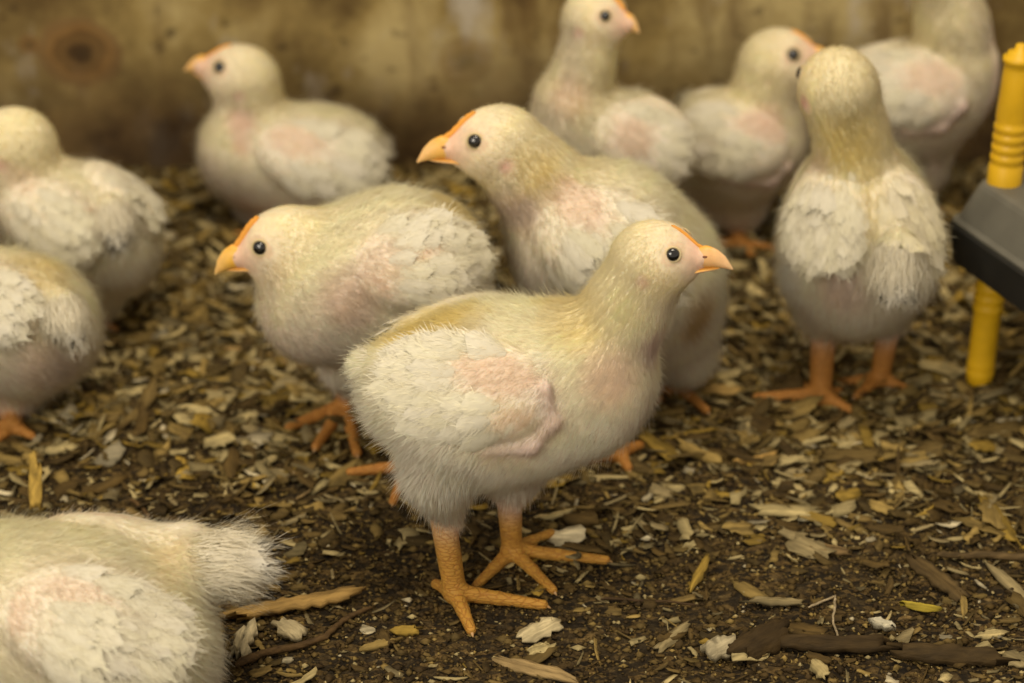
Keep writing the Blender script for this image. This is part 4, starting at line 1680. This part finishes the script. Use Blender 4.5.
def make_brooder():
    base = ground(978, 388)
    topw = at(1006, 182, base[1])
    zt = topw[2]
    root = empty('brooder_plate', (base[0], base[1], 0))
    tag(root, 'dark grey heating plate standing on yellow adjustable posts', 'heating plate')
    m_y = plain_mat('yellow_plastic', (0.70, 0.42, 0.012), rough=0.42, spec=0.4, noise=0.05, bump=(300, 0.1, 0.0005))
    m_top = plain_mat('grey_plastic_top', (0.13, 0.125, 0.10), rough=0.55, spec=0.4, noise=0.10, nscale=35, bump=(900, 0.35, 0.0004))
    m_lip = plain_mat('black_plastic_lip', (0.018, 0.018, 0.016), rough=0.5, spec=0.4, noise=0.1, nscale=50, bump=(900, 0.3, 0.0003))
    # plan directions of the two visible edges
    e1 = nrm(np.array([0.343, -0.939, 0]))      # towards the camera and right
    e2 = nrm(np.array([0.939, 0.343, 0]))            # away to the right
    zlip0, zlip1 = zt - 0.058, zt - 0.030
    corner = at(941, 233, 0)                   # placeholder, solved below
    d = ray(943, 217)
    corner = CAMP + d * ((zlip1 - CAM_H) / d[2])
    corner[2] = 0
    A, B = 0.34, 0.26

    def outline(inset, rad):
        pts = []
        c0 = corner + (e1 + e2) * inset
        a, b = A - 2 * inset, B - 2 * inset
        cs = [(rad, rad, math.pi, 1.5 * math.pi), (a - rad, rad, 1.5 * math.pi, 2 * math.pi), (a - rad, b - rad, 0, 0.5 * math.pi), (rad, b - rad, 0.5 * math.pi, math.pi)]
        for cx, cy, a0, a1 in cs:
            for k in range(9):
                t = a0 + (a1 - a0) * k / 8
                pts.append(c0 + e1 * (cx + rad * math.cos(t)) + e2 * (cy + rad * math.sin(t)))
        return pts

    def prism(name, rings, mat, flip=False):
        V, F = [], []
        n = len(rings[0][0])
        for pts, z in rings:
            for p in pts:
                V.append((p[0], p[1], z))
        for i in range(len(rings) - 1):
            for j in range(n):
                F.append((i * n + j, i * n + (j + 1) % n, (i + 1) * n + (j + 1) % n, (i + 1) * n + j))
        F.append(tuple(range(n))[::-1])
        F.append(tuple(range((len(rings) - 1) * n, len(rings) * n)))
        me = bpy.data.meshes.new(name)
        me.from_pydata(V, [], F)
        o = link(name, me, mat, root)
        return o
    prism('housing', [(outline(0.0015, 0.012), zlip1 - 0.001), (outline(0.001, 0.012), zlip1 + 0.0015), (outline(0.0035, 0.013), zlip1 + 0.004), (outline(0.0105, 0.013), zt - 0.004), (outline(0.0120, 0.013), zt - 0.0012), (outline(0.0150, 0.013), zt)], m_top)
    prism('lip', [(outline(0.012, 0.010), zlip0 - 0.001), (outline(0.006, 0.010), zlip0), (outline(0.003, 0.012), zlip0 + 0.002), (outline(0.0, 0.012), zlip1 - 0.002), (outline(0.0012, 0.012), zlip1)], m_lip)
    # posts
    sc = depth(topw) / F_PX
    R = 17.0 * sc
    hT = at(1010, 50, base[1])[2]
    Rb = 13.5 * depth(base) / F_PX

    def prof(z0, z1):
        p = [(Rb * 0.80, z0), (Rb * 0.9, z0 + 0.001)]
        p += [(Rb * 1.04, z0 + 0.008), (Rb * 1.06, z0 + 0.010), (Rb * 0.97, z0 + 0.0115), (Rb * 1.06, z0 + 0.013)]
        zz = np.linspace(z0 + 0.016, zt - 0.092, 5)
        p += [(Rb * 1.0, z) for z in zz]
        for k in range(3):
            z = zt - 0.088 + k * 0.007
            p += [(R * 0.86, z - 0.0012), (R * 0.94, z + 0.0008), (R * 0.94, z + 0.003), (R * 0.86, z + 0.0048)]
        p += [(R * 0.92, zt - 0.018), (R, zt - 0.006), (R, zt + 0.012)]
        for k in range(4):
            z = zt + 0.014 + k * 0.0066
            p += [(R * 0.88, z), (R * 0.985, z + 0.0012), (R * 0.985, z + 0.0044), (R * 0.88, z + 0.0058)]
        p += [(R * 0.95, zt + 0.042), (R * 0.84, z1 - 0.012), (R * 0.82, z1 - 0.008), (R * 0.94, z1 - 0.0075), (R * 0.94, z1 - 0.004), (R * 0.72, z1 - 0.0035), (R * 0.70, z1 - 0.001), (R * 0.35, z1), (R * 0.30, z1 + 0.0035), (R * 0.2, z1 + 0.004)]
        return p
    c0 = np.array([base[0], base[1], 0])
    # inset of the visible post measured from the corner along the plate edges
    rel = c0 - corner
    u, v = rel @ e1, rel @ e2
    for (uu, vv) in ((u, v), (A - u, v), (u, B - v), (A - u, B - v)):
        q = corner + e1 * uu + e2 * vv
        me = lathe('post', prof(0.004, hT), q)
        me.polygons.foreach_set('use_smooth', np.ones(len(me.polygons), dtype=bool))
        po = link('post', me, m_y, root)
        fm = lathe('foot_pad', [(Rb * 0.7, -0.001), (Rb * 0.75, 0.003), (Rb * 0.72, 0.006)], q)
        link('foot_pad', fm, m_lip, po)


make_brooder()

#@@BIRDS
# ------------------------------------------------------------------ the chicks
YEL = dict(down=(0.80, 0.68, 0.30), skin=(0.7, 0.55, 0.28))
PINK = dict(down=(0.76, 0.59, 0.46), skin=(0.65, 0.45, 0.34), dens=0.30, ln=0.004)

# 1: the chick in front, in profile
b = Chick('chick', 0.885, 'full-length chick in front, in profile with its beak to the right', res=0.0015, hairs=95000, seed=1, hw=0.00034, leg_col=(0.47, 0.245, 0.040))
b.head(655, 256, 35.5, (733, 270), dy=-0.004, tipdy=-0.012)
b.chain([(648, 268, 33, -0.003), (628, 305, 37, 0), (603, 350, 52, 0)], 'neck', 0.014)
b.chain([(592, 385, 60, 0), (560, 385, 76, 0), (490, 392, 88, 0), (436, 392, 64, 0), (409, 388, 45, 0)], 'torso', 0.016)
b.thigh([(455, 430, 52, -0.022), (440, 470, 33, -0.022), (450, 518, 12, -0.018)])
b.thigh([(530, 430, 48, 0.015), (513, 468, 28, 0.015), (511, 496, 12, 0.010)])
b.tail((385, 368), (350, 362), n=5, w=0.007, spread=0.6, fat=26)
b.wing(462, 385, 88, 57, 192, thick=17, pink=[(-0.42, -0.30, 0.58, 0.46, 1.0), (-0.75, 0.45, 0.32, 0.40, 0.8)], arm=([(-0.90, -0.25), (-1.0, 0.30), (-0.80, 0.80), (-0.40, 0.98)], 6, 4.5), rows=(8, 7))
b.patch(430, 325, 60, down=(0.82, 0.71, 0.34), skin=(0.7, 0.58, 0.3), st=0.8, asp=(1.4, 0.6))
b.patch(575, 318, 45, down=(0.80, 0.70, 0.38), st=0.6)
b.patch(612, 375, 40, down=(0.74, 0.58, 0.46), skin=(0.68, 0.50, 0.40), dens=0.65, st=0.6)
b.patch(655, 345, 26, down=(0.66, 0.52, 0.46), skin=(0.52, 0.36, 0.32), dens=0.5, st=0.6)
b.patch(545, 366, 17, down=(0.94, 0.88, 0.74), skin=(0.8, 0.7, 0.56), dens=1.0, ln=0.0085, st=0.9, asp=(0.7, 1.5))
b.patch(512, 428, 10, down=(0.94, 0.90, 0.80), dens=0.9, ln=0.006, st=0.9)
b.leg((455, 592), (442, 512, -0.018), [(471, 630), (543, 605), (436, 584)], r=12, topr=13.5)
b.leg((512, 550), (509, 495, 0.010), [(606, 560), (553, 590), (476, 586), (551, 533)], r=10.5, topr=13)
B1 = b.build()

# 2: crouching chick behind it, beak to the left
b = Chick('chick', 1.022, 'crouching chick between the front chick and the left pair, beak lowered to the left', res=0.0018, hairs=52000, seed=2)
b.beak_orange = 1.0
b.comb_r = 0.10
b.head(288, 243, 38, (215, 275), dy=-0.004, tipdy=-0.008)
b.chain([(296, 255, 36, 0), (318, 280, 48, 0)], 'neck', 0.014)
b.chain([(318, 303, 59, 0), (352, 285, 72, 0), (400, 268, 74, 0), (425, 265, 62, 0.008)], 'torso', 0.016)
b.thigh([(380, 320, 45, -0.012), (385, 370, 22, -0.012), (388, 400, 14, -0.02)])
b.thigh([(350, 320, 45, 0.015), (348, 360, 24, 0.02), (347, 380, 14, 0.03)])
b.wing(428, 258, 70, 50, -14, thick=12, pink=[(-0.20, -0.15, 0.40, 0.22, 0.8), (-0.95, 0.45, 0.35, 0.5, 0.8)], rows=(7, 6))
b.patch(455, 215, 40, down=(0.80, 0.70, 0.36), st=0.7)
b.patch(375, 265, 36, down=(0.78, 0.60, 0.50), skin=(0.70, 0.54, 0.44), dens=0.7, st=0.4)
b.patch(345, 300, 40, down=(0.72, 0.57, 0.48), skin=(0.66, 0.50, 0.42), dens=0.7, st=0.6)
b.leg((346, 405), (350, 370, 0.03), [(289, 427), (316, 447), (357, 453), (368, 395)], r=11)
b.leg((408, 466), (390, 395, -0.02), [(350, 472), (393, 502), (430, 480)], r=10)
B2 = b.build()

# 3: chick behind the front one, beak to the left
b = Chick('chick', 1.062, 'chick standing behind the front chick, head raised with its beak to the left', res=0.0018, hairs=56000, seed=3)
b.beak_orange = 0.8
b.comb_r = 0.09
b.head(496, 143, 37, (417, 163), dy=-0.004, tipdy=-0.010)
b.chain([(506, 150, 36, 0), (535, 180, 41, 0), (560, 205, 52, 0)], 'neck', 0.014)
b.chain([(572, 235, 62, 0), (610, 240, 72, 0.004), (645, 275, 71, 0.012), (649, 305, 62, 0.02)], 'torso', 0.016)
b.thigh([(560, 260, 45, -0.012), (600, 350, 40, -0.025), (612, 405, 18, -0.04)])
b.thigh([(675, 310, 44, 0.015), (682, 350, 30, 0.02), (681, 368, 14, 0.03)])
b.wing(608, 250, 88, 58, 33, thick=16, pink=[(-0.60, -0.40, 0.50, 0.42, 0.95)], rows=(8, 7))
b.patch(535, 170, 34, down=(0.82, 0.70, 0.34), st=0.7)
b.patch(520, 210, 30, down=(0.72, 0.60, 0.50), skin=(0.6, 0.45, 0.38), dens=0.7, st=0.7)
b.patch(696, 318, 30, down=(0.60, 0.46, 0.24), skin=(0.5, 0.38, 0.2), st=0.85, mirror=False, asp=(0.8, 1.5))
b.leg((675, 384), (683, 362, 0.03), [(706, 410), (643, 410), (690, 372)], r=10)
b.leg((618, 452), (612, 400, -0.04), [(566, 463), (628, 468), (640, 445)], r=11)
B3 = b.build()

# 4: chick seen from behind, on the right
b = Chick('chick', 1.096, 'chick with its back turned beside the yellow post, face hidden', res=0.0020, hairs=46000, seed=4)
b.head(837, 88, 38, (806, 92), dy=0.0, tipdy=0.045)
b.chain([(840, 92, 38, 0.0), (850, 130, 34, 0.0), (854, 160, 42, 0.0)], 'neck', 0.010)
b.chain([(854, 195, 56, 0.020), (857, 215, 70, 0.010), (857, 250, 75, 0.0), (855, 268, 66, -0.004)], 'torso', 0.012)
b.thigh([(825, 276, 42, 0), (822, 306, 22, 0), (823, 330, 12, 0)])
b.thigh([(890, 280, 36, 0.004), (889, 308, 19, 0.008), (888, 326, 11, 0.008)])
b.wing(826, 212, 60, 46, 80, thick=15, mirror=False, pink=[(-0.85, 0.0, 0.25, 0.4, 0.5)], rows=(7, 7), flen=0.55, cover=1)
b.wing(903, 220, 72, 38, 78, thick=15, mirror=False, rows=(7, 5), flen=0.5, fcol=(0.84, 0.78, 0.60))
b.tail((898, 245), (896, 305), n=14, w=0.016, spread=0.22, tdy=-0.020, fat=17, surf=True)
b.patch(850, 140, 45, down=(0.84, 0.73, 0.36), st=0.9, mirror=False)
b.patch(870, 200, 40, down=(0.82, 0.73, 0.42), st=0.6, mirror=False, asp=(0.5, 1.3))
b.patch(790, 272, 28, down=(0.95, 0.92, 0.82), st=0.9, mirror=False)
b.patch(845, 285, 36, down=(0.72, 0.60, 0.52), skin=(0.68, 0.52, 0.46), dens=0.7, ln=0.006, st=0.7, mirror=False)
b.leg((820, 395), (824, 330, 0), [(757, 398), (787, 384), (849, 410), (842, 392)], r=11.5, topr=13)
b.leg((880, 378), (888, 330, 0.008), [(835, 384), (856, 396), (905, 388)], r=9.5, topr=12)
B4 = b.build()

# 5: chick by the wall, facing left
b = Chick('chick', 1.37, 'chick by the wall above the crouching chick, beak to the left', res=0.0022, hairs=26000, seed=5, hw=0.0006)
b.beak_orange = 0.8
b.head(242, 76, 31, (184, 71), dy=0, tipdy=0.0)
b.chain([(246, 85, 30, 0), (252, 115, 34, 0)], 'neck', 0.014)
b.chain([(250, 152, 52, 0), (285, 160, 52, 0), (325, 160, 50, 0), (340, 158, 42, 0.0)], 'torso', 0.014)
b.thigh([(300, 180, 36, 0), (300, 215, 22, 0), (300, 228, 12, 0)])
b.thigh([(255, 180, 36, 0.01), (262, 215, 20, 0.01), (262, 226, 12, 0.01)])
b.tail((362, 140), (388, 158), n=6, w=0.009, spread=0.6, fat=16)
b.wing(320, 158, 64, 40, 12, thick=14, pink=[(-0.45, -0.25, 0.55, 0.5, 0.95)], rows=(6, 5))
b.patch(240, 122, 20, **PINK, st=0.9)
b.patch(240, 145, 14, **PINK, st=0.7)
b.leg((300, 236), (300, 222, 0), [(262, 244), (276, 254), (318, 250)], r=8)
b.leg((262, 232), (262, 222, 0.01), [(230, 236), (240, 246), (280, 244)], r=8)
B5 = b.build()

# 6: upright chick in the middle at the back
b = Chick('chick', 1.26, 'upright long-necked chick at the back, beak to the right', res=0.0022, hairs=26000, seed=6, hw=0.0006)
b.beak_orange = 0.7
b.comb_r = 0.10
b.head(594, 17, 28, (638, 33), dy=0, tipdy=-0.014)
b.chain([(592, 25, 25, 0), (586, 60, 26, 0), (575, 98, 40, 0)], 'neck', 0.012)
b.chain([(574, 135, 46, 0), (605, 142, 48, 0), (640, 146, 52, 0.008)], 'torso', 0.014)
b.thigh([(600, 175, 38, 0), (600, 225, 20, 0), (600, 262, 12, 0)])
b.thigh([(640, 175, 36, 0.01), (640, 225, 20, 0.01), (640, 258, 12, 0.01)])
b.wing(643, 142, 52, 42, 12, thick=15, pink=[(-0.35, 0.0, 0.50, 0.65, 0.95)], rows=(6, 5))
b.patch(570, 95, 28, **PINK, st=0.5, mirror=False)
b.leg((600, 279), (600, 260, 0), [(565, 285), (580, 297), (620, 291)], r=8)
b.leg((640, 275), (640, 256, 0.01), [(610, 281), (622, 289), (660, 285)], r=8)
B6 = b.build()

# 7: chick facing right behind the back-turned one
b = Chick('chick', 1.345, 'chick at the back whose beak meets the back-turned chick\'s head', res=0.0022, hairs=26000, seed=7, hw=0.0006)
b.beak_orange = 0.7
b.head(779, 61, 32, (834, 66), dy=0.0, tipdy=-0.016)
b.chain([(773, 70, 33, 0), (764, 102, 38, 0)], 'neck', 0.014)
b.chain([(760, 140, 47, 0), (735, 146, 52, 0), (712, 140, 44, 0)], 'torso', 0.014)
b.thigh([(740, 175, 42, 0), (738, 205, 24, 0), (738, 228, 12, 0)])
b.thigh([(705, 170, 36, 0.01), (700, 205, 20, 0.01), (700, 224, 12, 0.01)])
b.wing(735, 140, 56, 40, 196, thick=14, pink=[(-0.40, -0.45, 0.62, 0.40, 0.95)], rows=(6, 5), arm=([(-1.0, 0.2), (-0.8, 0.65), (-0.2, 0.95)], 6, 5))
b.patch(768, 118, 22, **PINK, st=0.6)
b.leg((738, 243), (738, 226, 0), [(775, 249), (755, 258), (715, 247)], r=8)
b.leg((700, 238), (700, 222, 0.01), [(735, 242), (720, 251), (680, 242)], r=8)
B7 = b.build()

# 8: chick against the wall on the right, head out of frame
b = Chick('chick', 1.385, 'chick by the wall behind the yellow post, its head out of the picture', res=0.0022, hairs=24000, seed=8, hw=0.0006)
b.head(938, -30, 31, (985, -22), dy=0, tipdy=0.02)
b.chain([(942, -18, 30, 0), (952, 25, 34, 0), (955, 60, 42, 0)], 'neck', 0.012)
b.chain([(948, 88, 46, 0), (920, 98, 52, 0), (885, 95, 40, 0)], 'torso', 0.014)
b.thigh([(925, 125, 38, 0), (922, 165, 22, 0), (922, 190, 12, 0)])
b.thigh([(895, 125, 34, 0.012), (895, 165, 20, 0.012), (895, 186, 12, 0.012)])
b.wing(905, 85, 62, 42, 190, thick=14, pink=[(-0.45, -0.2, 0.55, 0.55, 0.95)], rows=(6, 5), arm=([(-0.9, 0.3), (-0.6, 0.8), (-0.1, 1.0)], 6, 5))
b.leg((922, 208), (922, 188, 0), [(955, 214), (940, 222), (902, 212)], r=8)
b.leg((895, 204), (895, 185, 0.012), [(928, 206), (912, 214), (878, 208)], r=8)
B8 = b.build()

# 9: chick on the left, facing away to the left
b = Chick('chick', 1.19, 'chick facing away at the left edge, the farther of the left pair', res=0.0022, hairs=30000, seed=9, hw=0.0005)
b.head(15, 143, 35, (-45, 165), dy=0.0, tipdy=0.02)
b.chain([(20, 150, 34, 0), (28, 180, 38, 0)], 'neck', 0.014)
b.chain([(45, 215, 52, 0), (75, 225, 58, 0), (105, 240, 56, 0)], 'torso', 0.016)
b.thigh([(60, 260, 45, 0), (55, 295, 24, 0), (55, 315, 12, 0)])
b.thigh([(100, 262, 42, -0.01), (98, 295, 20, -0.01), (98, 312, 12, -0.01)])
b.tail((110, 208), (120, 248), n=9, w=0.013, spread=0.35, tdy=-0.022, fat=14, surf=True)
b.wing(45, 222, 62, 42, 30, thick=15, mirror=False, rows=(6, 5), pink=[(-0.7, -0.6, 0.4, 0.4, 0.5)])
b.wing(125, 192, 50, 30, 55, thick=10, mirror=False, rows=(5, 4))
b.patch(95, 225, 24, down=(0.78, 0.60, 0.44), skin=(0.66, 0.44, 0.34), dens=0.6, st=0.8, mirror=False)
b.leg((58, 330), (55, 312, 0), [(20, 338), (40, 348), (78, 342)], r=9)
b.leg((98, 322), (98, 308, -0.01), [(70, 330), (84, 336), (115, 330)], r=9)
B9 = b.build()

# 10: nearer chick on the left, head out of frame
b = Chick('chick', 1.06, 'rear end of a chick at the left edge, below the farther one', res=0.0022, hairs=30000, seed=10, hw=0.0005)
b.head(-75, 235, 38, (-140, 255), dy=0.03, tipdy=0.02)
b.chain([(-70, 245, 36, 0.03), (-50, 275, 46, 0.02)], 'neck', 0.014)
b.chain([(-25, 310, 60, 0.01), (10, 322, 66, 0), (32, 326, 66, 0)], 'torso', 0.016)
b.thigh([(20, 350, 48, 0), (15, 390, 24, 0), (12, 408, 13, 0)])
b.thigh([(-20, 345, 44, 0.02), (-25, 390, 22, 0.03), (-26, 404, 12, 0.03)])
b.tail((62, 302), (72, 346), n=9, w=0.012, spread=0.35, tdy=-0.022, fat=14, surf=True)
b.wing(-15, 300, 58, 44, 25, thick=15, mirror=False, rows=(6, 5))
b.patch(35, 270, 45, down=(0.80, 0.70, 0.38), st=0.7, mirror=False)
b.patch(45, 365, 45, down=(0.70, 0.60, 0.50), skin=(0.6, 0.46, 0.4), dens=0.7, st=0.8, mirror=False)
b.leg((12, 425), (12, 405, 0), [(-25, 432), (-5, 442), (32, 436)], r=10)
b.leg((-26, 415), (-26, 400, 0.03), [(-60, 420), (-45, 430), (-8, 424)], r=10)
B10 = b.build()

# 11: chick lying in the lower left corner, tail to the right
b = Chick('chick', 0.765, 'nearest chick, lying in the lower corner with only its back and tail showing', res=0.0018, hairs=80000, seed=11, hw=0.0004)
b.head(-150, 560, 44, (-235, 590), dy=0, tipdy=0)
b.chain([(-140, 572, 42, 0), (-100, 600, 60, 0)], 'neck', 0.014)
b.chain([(-60, 625, 85, 0), (0, 632, 102, 0), (80, 640, 106, 0), (120, 652, 98, 0)], 'torso', 0.018)
b.thigh([(60, 690, 60, -0.01), (80, 730, 40, -0.01), (60, 745, 20, -0.005)])
b.thigh([(60, 670, 60, 0.015), (60, 710, 34, 0.02), (40, 725, 18, 0.03)])
b.chain([(120, 600, 50, 0.02), (190, 568, 26, 0.02)], 'belly', 0.02)
b.tail((192, 568), (272, 560), n=16, w=0.015, spread=0.42, dy=0.02, fat=30)
b.wing(100, 625, 100, 62, 12, thick=16, pink=[(-0.35, -0.40, 0.42, 0.30, 0.7), (-0.95, 0.1, 0.35, 0.6, 0.8)], rows=(7, 6), flen=0.5)
b.patch(170, 560, 40, down=(0.86, 0.76, 0.54), st=0.6, mirror=False)
b.leg((60, 760), (60, 742, -0.005), [(10, 765), (30, 785), (85, 780)], r=12)
b.leg((40, 735), (40, 722, 0.03), [(-5, 740), (10, 752), (66, 748)], r=11)
B11 = b.build()
